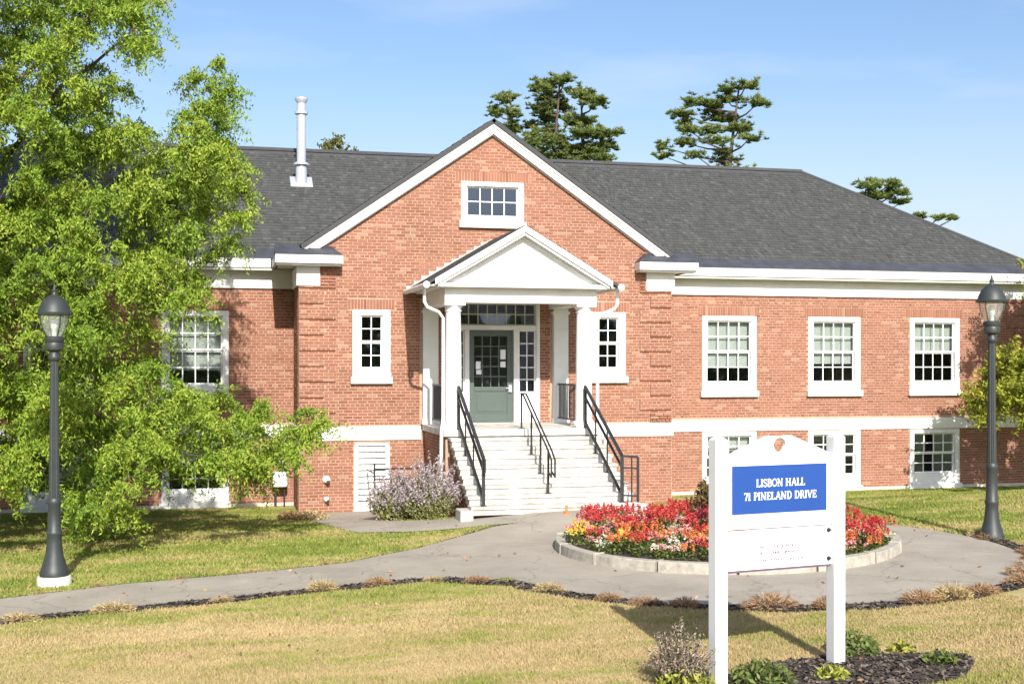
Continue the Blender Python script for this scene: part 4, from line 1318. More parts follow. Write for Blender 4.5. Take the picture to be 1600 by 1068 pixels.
def big_tree():
    outline = [(-520, -420), (60, -520), (190, -260), (222, -60), (236, 30), (222, 60), (230, 100), (214, 150), (226, 190), (262, 178), (300, 128), (336, 96), (362, 84), (372, 106), (360, 150), (372, 200), (366, 262), (392, 318), (404, 352), (384, 392), (352, 402), (336, 440), (300, 462), (250, 476), (262, 500), (292, 560), (330, 590), (384, 606), (440, 622), (486, 622), (514, 640), (508, 668), (470, 694), (432, 742), (392, 752), (354, 742), (318, 722), (262, 742), (208, 742), (186, 800), (150, 818), (128, 796), (110, 742), (66, 724), (24, 762), (-40, 790), (-120, 770), (-300, 700), (-480, 560), (-600, 200)]
    holes = [((165, 62), 34), (((225, 105)), 26), ((275, 150), 20), ((176, 180), 18), ((300, 540), 44), ((330, 520), 40), ((245, 100), 25), ((205, 245), 14), ((60, 235), 12), ((30, 800), 40), ((260, 345), 14), ((195, 470), 26), ((20, 530), 22), ((120, 90), 16)]
    px = R.uniform(-620, 530, 30000); py = R.uniform(-520, 830, 30000)
    ok = inside(outline, px, py)
    px, py = px[ok], py[ok]
    C, rad = [], []
    placed = []
    for x, y in zip(px, py):
        if len(C) > 1250: break
        inh = any((x - h[0][0]) ** 2 + (y - h[0][1]) ** 2 < (h[1] + 9) ** 2 for h in holes)
        if inh: continue
        # half depth of the crown here
        e = max(0.1, min(1, 1 - ((x + 60) / 620) ** 2)) ** .5
        D = 21.3 + R.uniform(-1, 1) * 2.6 * e - .3
        p = along(x, y, D)
        if p[1] > 27.3 or p[2] < .5: continue
        if any((p[0] - q[0]) ** 2 + (p[1] - q[1]) ** 2 + (p[2] - q[2]) ** 2 < .30 ** 2 for q in placed): continue
        placed.append(p); C.append(p); rad.append(R.uniform(.32, .6))
    C = np.array(C); rad = np.array(rad)
    t = empty('shade_tree', (-4.6, 22.6, gz(-4.6, 22.6)), 0, 'large light green tree with feathery drooping leaves beside the lamp on the concrete footing', 'tree')
    o0 = np.array([-4.6, 22.6, gz(-4.6, 22.6)])
    V, T, twg = [], [], MB()
    for c, r in zip(C, rad):
        ct = R.uniform(-.16, .24)
        ntw = int(16 * (r / .45) ** 2)
        for k_ in range(ntw):
            d = R.normal(size=3); d[2] = d[2] * .5 + .1; d /= np.linalg.norm(d)
            L = r * R.uniform(.7, 1.25)
            nl = 50
            s_ = np.sort(R.uniform(.05, 1, nl))
            line = c + d * (s_ * L)[:, None] + np.stack([np.zeros(nl), np.zeros(nl), -.42 * r * s_ ** 2 * 1.5], 1)
            line += R.normal(size=(nl, 3)) * .035
            V.append(line); T.append(np.clip(R.normal(.45 + ct, .2, nl), 0, 1))
    V = np.concatenate(V) - o0; T = np.concatenate(T)
    n = len(V)
    quads = leaf_quads(V, R.uniform(.5, 1, n) ** 1.5 * .058, R.uniform(.009, .018, n), .85)
    o = link('crown', np_mesh('crown', quads, 4, T, M['leafL']), t); tag(o, kind='stuff')
    branch_set((0, 0, -.1), C - o0, (.5, -.2, 10.5), M['bark'], t, .26, 8, 4)
    for pts, r_ in (([(-40, 200, 21.6), (60, 96, 21), (165, 8, 20.4), (240, -90, 20)], .06), ([(-30, 300, 21.5), (95, 135, 20.8), (142, 104, 20.4), (215, 40, 20)], .045)):
        q = MB(); q.tube([tuple(along(*p) - o0) for p in pts], [r_, r_ * .8, r_ * .6, r_ * .3], 7); q.build('limb', M['bark'], t, smooth=True)
    print('big tree leaves', n)
big_tree()

def round_tree(name, root, blobs, dens, m, label, cat, lsz, trunk_h, r0, group=None, seed=3, cl_r=(.3, .55), ntw=10, nl=26, cat2=None):
    rr = np.random.default_rng(seed)
    root = np.array(root)
    t = empty(name, tuple(root), 0, label, cat, group)
    C, rad = [], []
    for (cx, cy, cz, rx, ry, rz) in blobs:
        k_ = int(dens * rx * ry * rz)
        for _ in range(k_):
            d = rr.normal(size=3); d /= np.linalg.norm(d)
            s_ = rr.uniform(.35, 1) ** .5
            C.append(np.array([cx + d[0] * rx * s_, cy + d[1] * ry * s_, cz + d[2] * rz * s_])); rad.append(rr.uniform(*cl_r))
    V, T = [], []
    for c, r in zip(C, rad):
        ct = rr.uniform(-.2, .2)
        for k_ in range(ntw):
            d = rr.normal(size=3); d /= np.linalg.norm(d)
            s_ = rr.uniform(.1, 1, nl)
            V.append(c + d * (s_ * r)[:, None] + rr.normal(size=(nl, 3)) * r * .1); T.append(np.clip(rr.normal(.5 + ct, .2, nl), 0, 1))
    V = np.concatenate(V) - root; T = np.concatenate(T); n = len(V)
    tag(link('crown', np_mesh('crown', leaf_quads(V, rr.uniform(.7, 1.2, n) * lsz, rr.uniform(.3, .55, n) * lsz, .3), 4, T, m), t), kind='stuff')
    branch_set((0, 0, -.1), [c - root for c in C], (0.05, 0, trunk_h), M['bark'], t, r0, 5, seed)
    return t
round_tree('small_tree', (20.3, 25.3, gz(20.3, 25.3)), [(19.6, 25.2, 2.35, 2.25, 1.5, 1.15), (21.0, 25.3, 4.7, 1.7, 1.4, 1.9), (22.3, 25.3, 3.2, 1.6, 1.4, 1.8)], 22, M['leafR'], 'yellow-green tree behind the lamp on the grass, near the end of the brick wing', 'tree', .055, 5.2, .12, ntw=12, nl=28)
round_tree('far_tree', (6.3, 62, -.3), [(6.2, 62.3, 13.4, 1.3, 1.2, 1.1), (6.3, 62, 11.5, 2.4, 2.2, 2.2)], 12, M['bushy'], 'rounded olive treetop peeking over the ridge beside the metal flue', 'tree', .10, 11, .22, ntw=8, nl=20, cl_r=(.35, .6))

def mirrored_treeline():  # unseen trees behind the camera, added to darken the window reflections
    n = 60000
    X = R.uniform(-110, 130, n); h = 9 + 3.5 * np.sin(X * .11) + 2.5 * np.sin(X * .37 + 1) + 1.5 * np.sin(X * .9)
    Z = h * R.uniform(0, 1, n) ** .7; Y = -62 + R.uniform(-4, 4, n) * np.sqrt(np.clip(1 - (Z / (h + .1)) ** 2, .05, 1))
    qd = leaf_quads(np.stack([X, Y, Z], 1), R.uniform(.3, .7, n), R.uniform(.2, .45, n), .1)
    tag(link('mirrored_treeline', np_mesh('mirrored_treeline', qd, 4, R.uniform(0, .8, n), M['leafL'])), kind='stuff')
mirrored_treeline()

def pine(base_px, D, clumps, label, seed, rtr=.26):
    """a pine whose limbs end in flat brushes of needles; clumps give height and reach of each brush"""
    rr = np.random.default_rng(seed)
    b = along(base_px, 570, D); root = np.array([b[0], b[1], -.4])
    t = empty('pine_tree', tuple(root), 0, label, 'tree', 'pines beyond the roof')
    cs = []
    for (px, py, rx, ry) in clumps:
        p = along(px, py, D); p = p - root
        p[1] += rr.uniform(-1.6, 1.6)
        cs.append((p, rx * D / 1900, ry * D / 1900))
    topz = max(c[0][2] for c in cs)
    tx = sorted(cs, key=lambda c: -c[0][2])[0][0]
    tr = lambda z: np.array([tx[0] * .8 * (z / topz) ** 3, tx[1] * .5 * (z / topz) ** 3, z])
    q = MB(); q.tube([tuple(tr(z)) for z in np.linspace(-.2, topz, 8)], [rtr * (1 - .85 * k_ / 7) for k_ in range(8)], 8); q.build('trunk', M['pinebark'], t, smooth=True)
    bq = MB(); V, T, L = [], [], []
    for p, rx, ry in cs:
        z0 = max(1.0, p[2] - .25 - abs(p[0]) * .28); a = tr(min(z0, topz * .97))
        bq.tube([tuple(a), tuple(a * .5 + p * .5 + np.array([0, 0, -.12])), tuple(p)], [.06, .04, .015], 5, cap=False)
        for k_ in range(max(14, int(rx * ry * 380))):
            c = p + rr.normal(size=3) * np.array([rx * .60, rx * .5, ry * .42])
            n = 30
            d = rr.normal(size=(n, 3)); d[:, 2] = np.abs(d[:, 2]) * .7 + .1; d /= np.linalg.norm(d, axis=1, keepdims=True)
            l = rr.uniform(.12, .24, n)
            V.append(np.concatenate([c + d * (l * .5)[:, None], d], 1)); L.append(l)
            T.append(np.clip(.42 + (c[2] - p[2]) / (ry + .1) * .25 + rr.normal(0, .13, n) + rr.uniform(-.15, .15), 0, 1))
    V = np.concatenate(V); L = np.concatenate(L); T = np.concatenate(T); n = len(V)
    c, d = V[:, :3], V[:, 3:]
    bb = np.cross(d, rand_dir(n)); bb /= np.linalg.norm(bb, axis=1, keepdims=True)
    w_ = rr.uniform(.016, .032, n)[:, None]; l = L[:, None] * .5
    qd = np.stack([c - d * l - bb * w_, c - d * l + bb * w_, c + d * l + bb * w_ * .4, c + d * l - bb * w_ * .4], 1).reshape(-1, 3)
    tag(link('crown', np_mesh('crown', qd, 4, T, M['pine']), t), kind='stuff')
    bq.build('branch', M['pinebark'], t)
low = lambda x, y0, n, sp: [(x + random.uniform(-sp, sp), y0 + 22 * k_, random.uniform(16, 28), random.uniform(8, 13)) for k_ in range(n)]
random.seed(17)
pine(800, 62, [(802, 146, 11, 8), (786, 155, 10, 9), (780, 172, 10, 11), (792, 186, 12, 10), (806, 200, 12, 10), (818, 214, 11, 8), (790, 210, 14, 10), (822, 232, 16, 10)] + low(803, 245, 5, 26), 'slender pine rising just behind the peak of the brick gable', 21, .2)
pine(858, 61, [(850, 134, 19, 9), (874, 132, 14, 8), (834, 149, 13, 9), (860, 152, 22, 11), (846, 172, 18, 11), (870, 176, 16, 10), (838, 190, 10, 8), (886, 162, 13, 9), (882, 196, 12, 8), (834, 210, 14, 10), (862, 204, 14, 12), (848, 228, 16, 12), (876, 222, 14, 9), (836, 244, 16, 10), (866, 248, 20, 9)] + low(858, 262, 5, 34), 'tallest pine, round-headed, right of the gable peak', 22)
pine(918, 60, [(908, 141, 13, 8), (926, 150, 12, 8), (904, 156, 12, 9), (920, 169, 16, 10), (911, 189, 18, 11), (931, 184, 10, 8), (898, 214, 18, 10), (925, 214, 21, 11), (944, 206, 12, 7), (889, 235, 18, 10), (920, 237, 24, 11), (942, 231, 16, 8), (951, 216, 8, 5), (904, 250, 20, 8), (936, 251, 16, 7)] + low(918, 264, 5, 34), 'dense ragged pine standing against the round-headed one', 23)
pine(1128, 60, [(1158, 138, 20, 8), (1133, 143, 13, 7), (1140, 156, 18, 9), (1108, 163, 22, 8), (1082, 157, 11, 8), (1066, 176, 18, 7), (1086, 186, 11, 7), (1166, 170, 16, 7), (1142, 181, 24, 8), (1168, 196, 14, 7), (1124, 172, 14, 8), (1108, 206, 20, 7), (1088, 216, 16, 8), (1058, 213, 14, 9), (1047, 224, 10, 8), (1041, 243, 13, 5), (1068, 250, 13, 7), (1114, 225, 18, 8), (1150, 203, 14, 7), (1158, 222, 15, 7), (1140, 249, 18, 8), (1127, 240, 9, 8)] + low(1128, 268, 4, 40), 'lone open pine with bare gaps between flat branches above the ridge', 24)
pine(1352, 58, [(1346, 290, 13, 6), (1362, 296, 15, 7), (1384, 306, 19, 7), (1402, 318, 13, 5), (1330, 300, 16, 7), (1352, 312, 22, 8)] + low(1356, 326, 5, 40), 'lower pine top showing over the sloping right hip of the roof', 25)
pine(1442, 58, [(1434, 338, 9, 4), (1450, 345, 13, 4), (1463, 347, 7, 3), (1430, 350, 18, 6)] + low(1442, 362, 4, 30), 'lowest small pine tip just above the roof edge', 26)
random.seed(8)

# lavender-like bushes beside the steps
M['sage'] = LEAF('sage_leaf', [(0, (.13, .15, .045)), (.5, (.27, .28, .10)), (1, (.42, .40, .18))])
M['lav'] = LEAF('lavender_spike', [(0, (.30, .22, .28)), (.5, (.46, .37, .43)), (1, (.60, .52, .55))])
def wand_bush(name, x, y, rad, h, label, cat, nst, mleaf, mtip, seed, tip_from=.6, lsz=.022, group=None, upright=1.0):
    rr = np.random.default_rng(seed)
    z = gz(x, y)
    t = empty(name, (x, y, z), 0, label, cat, group)
    Vl, Vt = [], []
    st = MB()
    for i in range(nst):
        a = rr.uniform(0, 6.28); r = rad * rr.uniform(0, 1) ** .5
        base = np.array([math.cos(a) * r * .35, math.sin(a) * r * .35, 0])
        tip = np.array([math.cos(a) * r, math.sin(a) * r, h * rr.uniform(.6, 1.08) * (1 - .5 * (r / rad) ** 2)])
        mid = (base + tip) / 2 + np.array([math.cos(a), math.sin(a), 0]) * -.05
        st.tube([tuple(base), tuple(mid), tuple(tip)], [.004, .003, .002], 3, cap=False)
        nn_ = 54
        s_ = rr.uniform(.06, 1, nn_)
        p = base * ((1 - s_) ** 2)[:, None] + mid * (2 * s_ * (1 - s_))[:, None] + tip * (s_ ** 2)[:, None] + rr.normal(size=(nn_, 3)) * np.where(s_ > tip_from, .011, .038)[:, None]
        isl = s_ < tip_from + rr.normal(0, .16, nn_) + .1
        Vl.append(p[isl]); Vt.append(p[~isl])
    st.build('stems', mleaf, t).data.attributes  # thin stems
    for nm, Vx, mm in (('foliage', np.concatenate(Vl), mleaf), ('flower_spikes', np.concatenate(Vt), mtip)):
        n = len(Vx)
        tag(link(nm, np_mesh(nm, leaf_quads(Vx, rr.uniform(.7, 1.4, n) * lsz, rr.uniform(.3, .5, n) * lsz, -.5 * upright), 4, np.clip(rr.normal(.5, .25, n), 0, 1), mm), t), kind='stuff')
    tag(bpy.data.objects[t.children[0].name], kind='stuff')
    return t
wand_bush('lavender_bush', 4.02, 23.0, .72, 1.28, 'tall hazy lavender bush with mauve spikes against the left side of the steps', 'bush', 250, M['sage'], M['lav'], 31, lsz=.026)
wand_bush('lavender_bush', 3.42, 23.45, .58, 1.02, 'shorter greyer lavender bush in front of the black areaway railing', 'bush', 230, M['sage'], M['lav'], 32, lsz=.026)

# ---- bedding plants
FLW = {
 'red': ((.36, .025, .028), (.54, .055, .055), (.70, .16, .14)),
 'orange': ((.50, .10, .03), (.66, .20, .07), (.75, .36, .16)),
 'yellow': ((.66, .40, .03), (.80, .55, .08), (.86, .70, .25)),
 'white': ((.62, .58, .40), (.76, .73, .56), (.84, .83, .74)),
 'burgundy': ((.10, .012, .025), (.22, .025, .05), (.38, .06, .09)),
 'pink': ((.50, .10, .12), (.68, .24, .24), (.82, .50, .46)),
}
M['bedleaf'] = LEAF('bedding_leaf', [(0, (.045, .075, .016)), (.6, (.10, .14, .03)), (1, (.21, .22, .05))])
for k_, (a, b, c) in FLW.items(): M['fl_' + k_] = LEAF('petal_' + k_, [(0, a), (.5, b), (1, c)], .25)
def bedding(kind, h, seed):
    rr = np.random.default_rng(seed)
    t = empty('bedding_plant', (0, 0, 0))
    n = 90
    a = rr.uniform(0, 6.28, n); r = .17 * rr.uniform(0, 1, n) ** .6
    V = np.stack([np.cos(a) * r, np.sin(a) * r, rr.uniform(.02, .8, n) * h * (1 - .35 * (r / .17) ** 2)], 1)
    tag(link('foliage', np_mesh('foliage', leaf_quads(V, rr.uniform(.025, .05, n), rr.uniform(.010, .018, n), .0), 4, rr.uniform(0, 1, n), M['bedleaf']), t), kind='stuff')
    F, T = [], []
    if kind in ('red', 'orange', 'burgundy', 'yellow'):            # plumes
        for i in range(13):
            a = rr.uniform(0, 6.28); r = .17 * rr.uniform(0, 1) ** .5
            z0 = h * (.62 + .3 * rr.random()); k_ = 16
            s_ = rr.uniform(0, 1, k_)
            F.append(np.stack([math.cos(a) * r + rr.normal(0, .014, k_) * (1.15 - s_), math.sin(a) * r + rr.normal(0, .014, k_) * (1.15 - s_), z0 + s_ * .12], 1)); T.append(np.clip(rr.normal(.5, .22, k_), 0, 1))
        dr, ll = -.7, .022
    else:                                                            # round heads
        for i in range(24):
            a = rr.uniform(0, 6.28); r = .18 * rr.uniform(0, 1) ** .5
            k_ = 7
            F.append(np.array([math.cos(a) * r, math.sin(a) * r, h * rr.uniform(.6, 1.0)]) + rr.normal(size=(k_, 3)) * .012); T.append(np.clip(rr.normal(.6, .22, k_), 0, 1))
        dr, ll = 0, .018
    F = np.concatenate(F); T = np.concatenate(T); n = len(F)
    tag(link('flowers', np_mesh('flowers', leaf_quads(F, rr.uniform(.7, 1.3, n) * ll, rr.uniform(.45, .7, n) * ll, dr), 4, T, M['fl_' + kind]), t), kind='stuff')
    return t
LBL = {
 'red': 'plant with upright red flower plumes inside the granite ring of the bed',
 'orange': 'plant with orange flower plumes inside the granite ring of the bed',
 'yellow': 'plant with yellow flower plumes near the kerb of the round bed',
 'white': 'low plant with creamy white round flowers near the kerb of the round bed',
 'burgundy': 'plant with dark burgundy plumes towards the back of the round bed',
 'pink': 'plant with pale pink round flowers inside the granite ring of the bed',
}
WHAT = {'red': 'upright red flower plumes', 'orange': 'orange flower plumes', 'yellow': 'yellow flower plumes', 'white': 'low creamy white flowers', 'burgundy': 'dark burgundy flower plumes', 'pink': 'pale pink round flowers'}
protos = {k_: [bedding(k_, hh_, 50 + i * 7 + j) for j in range(2)] for i, (k_, hh_) in enumerate((('red', .44), ('orange', .38), ('yellow', .30), ('white', .26), ('burgundy', .46), ('pink', .34)))}
used = {}
def zone(x, y):
    """which colour grows where, as planted in drifts (metres from the bed's middle)"""
    ang = math.degrees(math.atan2(y, x)); r = math.hypot(x, y)
    u = x * .971 - y * .2385; v = x * .2385 + y * .971       # along / away as planted facing the path
    q = random.random()
    if random.random() < .4: return random.choice(['red', 'pink', 'orange', 'pink', 'white', 'yellow'])
    if v < -1.25 and -2.2 < u < -.95: return 'white' if q < .5 else ('orange' if q < .75 else 'red')
    if u < -1.7: return ('white' if v < -.2 else 'red') if q < .75 else 'pink'
    if -1.75 < u < -.9 and v < -.4: return 'orange' if q < .5 else ('yellow' if q < .65 else 'red' if q < .85 else 'white')
    if u > 1.75: return 'red' if (v > -.6 or q < .35) else ('orange' if q < .85 else 'yellow')
    if -.4 < u < .1 and v > -.6: return 'burgundy' if q < .6 else 'red'
    if v < -1.7: return ('pink' if q < .3 else 'white' if q < .5 else 'orange' if q < .8 else 'red')
    if .5 < u < 1.7 and v < -.2: return 'orange' if q < .55 else ('pink' if q < .75 else 'red')
    return 'red' if q < .68 else ('orange' if q < .85 else 'pink')
pl = random.Random(5)
pos = []
tries = 0
while len(pos) < 215 and tries < 20000:
    tries += 1
    r = (br - .26) * math.sqrt(pl.random()); a = pl.uniform(0, 6.283)
    x, y_ = r * math.cos(a), r * math.sin(a)
    if all((x - p[0]) ** 2 + (y_ - p[1]) ** 2 > .245 ** 2 for p in pos): pos.append((x, y_))
for (x, y_) in pos:
    k_ = zone(x, y_)
    pr = pl.choice(protos[k_])
    if pr.name in used: o = copy_tree(pr)
    else: o = pr; used[pr.name] = 1
    r = math.hypot(x, y_)
    o.location = (bx + x, by + y_, .07 + .09 + .11 * (1 - r / br))
    o.rotation_euler = (0, 0, pl.uniform(0, 6.28))
    sc = pl.uniform(.72, 1.15) * (1.06 - .15 * r / br)
    o.scale = (sc * 1.15, sc * 1.15, sc * .84)
    u = x * .971 - y_ * .2385; v = x * .2385 + y_ * .971
    if u < -1.5: where = 'at the left end of the round bed'
    elif u > 1.45: where = 'at the right end of the round bed, beyond the sign'
    elif .0 < u and v < .3: where = 'in the round bed behind the sign boards'
    elif v < -1.2: where = 'along the front kerb of the round bed, left of the sign'
    elif v > 1.1: where = 'at the back of the round bed, nearest the steps'
    else: where = 'in the middle of the round bed'
    tag(o, WHAT[k_] + ' ' + where, 'flowering plant', k_ + ' flowers ' + where)
for k_, ps_ in protos.items():
    for p_ in ps_:
        if p_.name not in used:
            for c in list(p_.children): bpy.data.objects.remove(c)
            bpy.data.objects.remove(p_)
round_tree('rose_bush', (8.05, 18.7, .2), [(8.05, 18.7, .75, .42, .38, .32)], 900, ramp_mat('bush_olive', [(0, (.06, .06, .02)), (.5, (.16, .13, .05)), (1, (.32, .20, .10))], trans=.25), 'olive brown shrub sticking up in the middle of the red flowers', 'shrub', .03, .7, .02, ntw=6, nl=14, cl_r=(.08, .16))

# ---- tufts along the mulch edging
M['tuft'] = LEAF('rusty_tuft', [(0, (.16, .085, .04)), (.5, (.34, .20, .10)), (1, (.52, .36, .20))], .2)
M['tuft2'] = LEAF('straw_tuft', [(0, (.26, .19, .08)), (.5, (.44, .33, .16)), (1, (.58, .48, .27))], .2)
def tuft(m, seed, rad=.27, h=.17):
    rr = np.random.default_rng(seed)
    n = 520
    a = rr.uniform(0, 6.28, n); r = rad * rr.uniform(0, 1, n) ** .55
    top = h * np.sqrt(np.clip(1 - (r / rad) ** 2, .03, 1))
    V = np.stack([np.cos(a) * r, np.sin(a) * r * .75, top * rr.uniform(.25, 1.0, n)], 1)
    # blades spray outward from the middle
    d = V / (np.linalg.norm(V, axis=1, keepdims=True) + .02) + rr.normal(size=(n, 3)) * .35
    d /= np.linalg.norm(d, axis=1, keepdims=True)
    b = np.cross(d, rand_dir(n)); b /= np.linalg.norm(b, axis=1, keepdims=True)
    l = rr.uniform(.02, .05, n)[:, None]; w_ = rr.uniform(.003, .007, n)[:, None]
    qd = np.stack([V - d * l - b * w_, V - d * l + b * w_, V + d * l + b * w_ * .3, V + d * l - b * w_ * .3], 1).reshape(-1, 3)
    return np_mesh('dry_tuft', qd, 4, np.clip(rr.normal(.5, .25, n), 0, 1), m)
tm = [tuft(M['tuft'], 61), tuft(M['tuft'], 62), tuft(M['tuft2'], 63, .24, .12), tuft(M['tuft'], 64, .3, .19)]
mid = densify([((a[0] + b[0]) / 2, (a[1] + b[1]) / 2) for a, b in zip(EIN, EOUT)], .05)
acc = 0; nxt = .2; tr_ = random.Random(9)
for a, b in zip(mid[:-1], mid[1:]):
    acc += math.dist(a, b)
    if acc >= nxt:
        nxt = acc + tr_.choice((.42, .6, .8, 1.0, 1.3))
        x, y_ = b[0] + tr_.uniform(-.06, .06), b[1] + tr_.uniform(-.06, .06)
        left = x < 3.2
        o = link('dry_tuft', tm[2] if left and tr_.random() < .75 else tr_.choice(tm), None, (x, y_, gz(x, y_) + .005), tr_.uniform(-.4, .4))
        s_ = tr_.uniform(.6, 1.2) * (.85 if left else 1.0)
        o.scale = (s_ * tr_.uniform(.9, 1.3), s_, s_ * tr_.uniform(.8, 1.2))
        rt = (x * CA - y_ * SA) / (x * SA + y_ * CA)
        if x < .2: where = 'on the edging below the lamp with concrete footing'
        elif x < 3.2: where = 'on the edging where the round path begins'
        elif rt < .16: where = 'on the round path edging left of the sign'
        elif rt < .27: where = 'on the round path edging seen between the sign posts'
        elif y_ < 15: where = 'on the round path edging right of the sign'
        else: where = 'on the round path edging close to the lamp on the grass'
        lk = ('pale straw' if o.data is tm[2] else 'rust-brown') + (' large' if s_ > .95 else ' small' if s_ < .75 else '') + ' dry tuft '
        tag(o, lk + where, 'plant', lk + where)
# short brown tufts along the upper edge of the path
acc = 0; nxt = .3
for a, b in zip(UOUT[:-1], UOUT[1:]):
    acc += math.dist(a, b)
    if acc >= nxt and -3.6 < b[0] < 2.2:
        nxt = acc + tr_.uniform(.5, 1.1)
        o = link('dry_tuft', tm[2] if tr_.random() < .5 else tm[0], None, (b[0], b[1], gz(*b)), tr_.uniform(-.4, .4))
        s_ = tr_.uniform(.3, .55); o.scale = (s_ * 1.6, s_, s_ * .8)
        tag(o, 'small withered tuft on the lawn edge of the straight path', 'plant', 'withered tufts on the lawn edge')

def litter():
    n = 900
    X = R.uniform(-5, 13, n); Y = R.uniform(9.8, 25, n)
    k_ = R.uniform(0, 1, n) < np.where((X < 4) & (Y > 17), 1, .35)
    X, Y = X[k_], Y[k_]; n = len(X)
    c = np.stack([X, Y, g(X, Y) + .035], 1)
    tag(link('fallen_leaves', np_mesh('fallen_leaves', leaf_quads(c, R.uniform(.02, .04, n), R.uniform(.012, .022, n), 0, .8), 4, R.uniform(0, 1, n), M['tuft'])), kind='stuff')
litter()
# ------------------------------------------------------------------ the sign
SG = math.radians(9.0)
sx, sy = 5.92, 10.81
lx_, ly_ = sx - 1.345 * math.cos(SG), sy - 1.345 * math.sin(SG)
sign = empty('building_sign', (lx_, ly_, gz(lx_, ly_)), SG, 'white wooden post sign with a blue name panel in the mulch bed', 'sign')
z0 = gz(lx_, ly_); zr = gz(sx, sy)
W = 1.345; pwid = .066
HCAM = 2.95
def zrel(py, D): return HCAM + (570 - py) / 1900 * D - z0
DL, DR = 11.4, 11.95
top = 2.36
for x, zb_ in ((0, -.25), (W, zr - z0 - .2)):
    q = MB(); q.box(x - pwid, x + pwid, -pwid, pwid, zb_, top - .05)
    q.raw([(x - pwid, -pwid, top - .049), (x + pwid, -pwid, top - .049), (x + pwid, pwid, top - .049), (x - pwid, pwid, top - .049), (x, 0, top)], [(0, 1, 4), (1, 2, 4), (2, 3, 4), (3, 0, 4), (3, 2, 1, 0)])
    q.build('post', M['signwhite'], sign, bevel=.008)
xa, xb = pwid + .004, W - pwid - .004
xm_ = (xa + xb) / 2
zu0, zu1 = 1.46, 2.17        # upper board
def swan():
    """scrolled top with a round notch"""
    pts = [(xb, zu0), (xb, zu1 - .02)]
    n = 14
    for i in range(n + 1):
        t = i / n; x = xb - (xb - xm_ - .16) * t
        pts.append((x, zu1 - .02 + .17 * (t * t * (3 - 2 * t)) + .015 * math.sin(t * math.pi * 2)))
    pts.append((xm_ + .13, zu1 + .165))
    return pts
def board(y0, y1):
    q = MB()
    right = swan(); left = [(2 * xm_ - x, z) for x, z in right]
    hc, hr = (xm_, zu1 + .075), .07
    # right half, left half split along the middle of the round hole
    arcR = [(hc[0] + hr * math.sin(t), hc[1] + hr * math.cos(t)) for t in [i * math.pi / 12 for i in range(13)]]
    polyR = [(xm_, zu0)] + right + [(xm_, zu1 + .16)] + arcR
    polyL = [(2 * xm_ - x, z) for x, z in polyR]
    for pl_, flip in ((polyR, False), (polyL, True)):
        bm = bmesh.new()
        vs = [bm.verts.new((x, y0, z)) for x, z in pl_]
        f = bm.faces.new(vs if not flip else vs[::-1])
        ret = bmesh.ops.extrude_face_region(bm, geom=[f])
        for v in ret['geom']:
            if isinstance(v, bmesh.types.BMVert): v.co.y = y1
        bmesh.ops.recalc_face_normals(bm, faces=bm.faces[:])
        bmesh.ops.triangulate(bm, faces=bm.faces[:])
        bm.verts.index_update()
        q.raw([tuple(v.co) for v in bm.verts], [tuple(v.index for v in f_.verts) for f_ in bm.faces])
        bm.free()
    return q
ub = board(-.025, .025).build('name_board', M['signwhite'], sign)
bx0, bx1, bz0, bz1 = xa + .065, xb - .062, 1.60, 2.055
q = MB(); q.box(bx0, bx1, -.031, -.0255, bz0, bz1); q.build('blue_panel', M['signblue'], ub)
q = MB(); e_ = .012
q.box(bx0 - e_, bx1 + e_, -.033, -.0256, bz1 + .001, bz1 + e_); q.box(bx0 - e_, bx1 + e_, -.033, -.0256, bz0 - e_, bz0 - .001); q.build('panel_edge', M['signwhite'], ub)
q = MB(); q.box(xa, xb, -.022, .022, 1.07, 1.445); lb = q.build('lower_board', M['signwhite'], sign, bevel=.004)
q = MB(); q.box(xa + .3, xb, -.012, .012, 1.4455, 1.4595); q.build('board_joint', M['trimgrey'], sign)
q = MB(); q.box(xa + .01, xb - .01, -.024, .024, 1.052, 1.0685); q.build('lower_edge', M['fade'], lb)
for zz_ in (1.405, 1.13):
    q = MB(); q.lathe([(.022, 0), (.022, .012), (.008, .03)], 0, 0, 8); q.v = [(xb - .035 + a, -.024 - c, zz_ + b) for a, b, c in q.v]; q.build('bolt', M['black'], lb)
for x in (0, W):
    q = MB(); q.box(x - .05, x + .05, -pwid - .003, -pwid - .0005, 2.235, 2.245); q.build('post_groove', M['trimgrey'], sign)

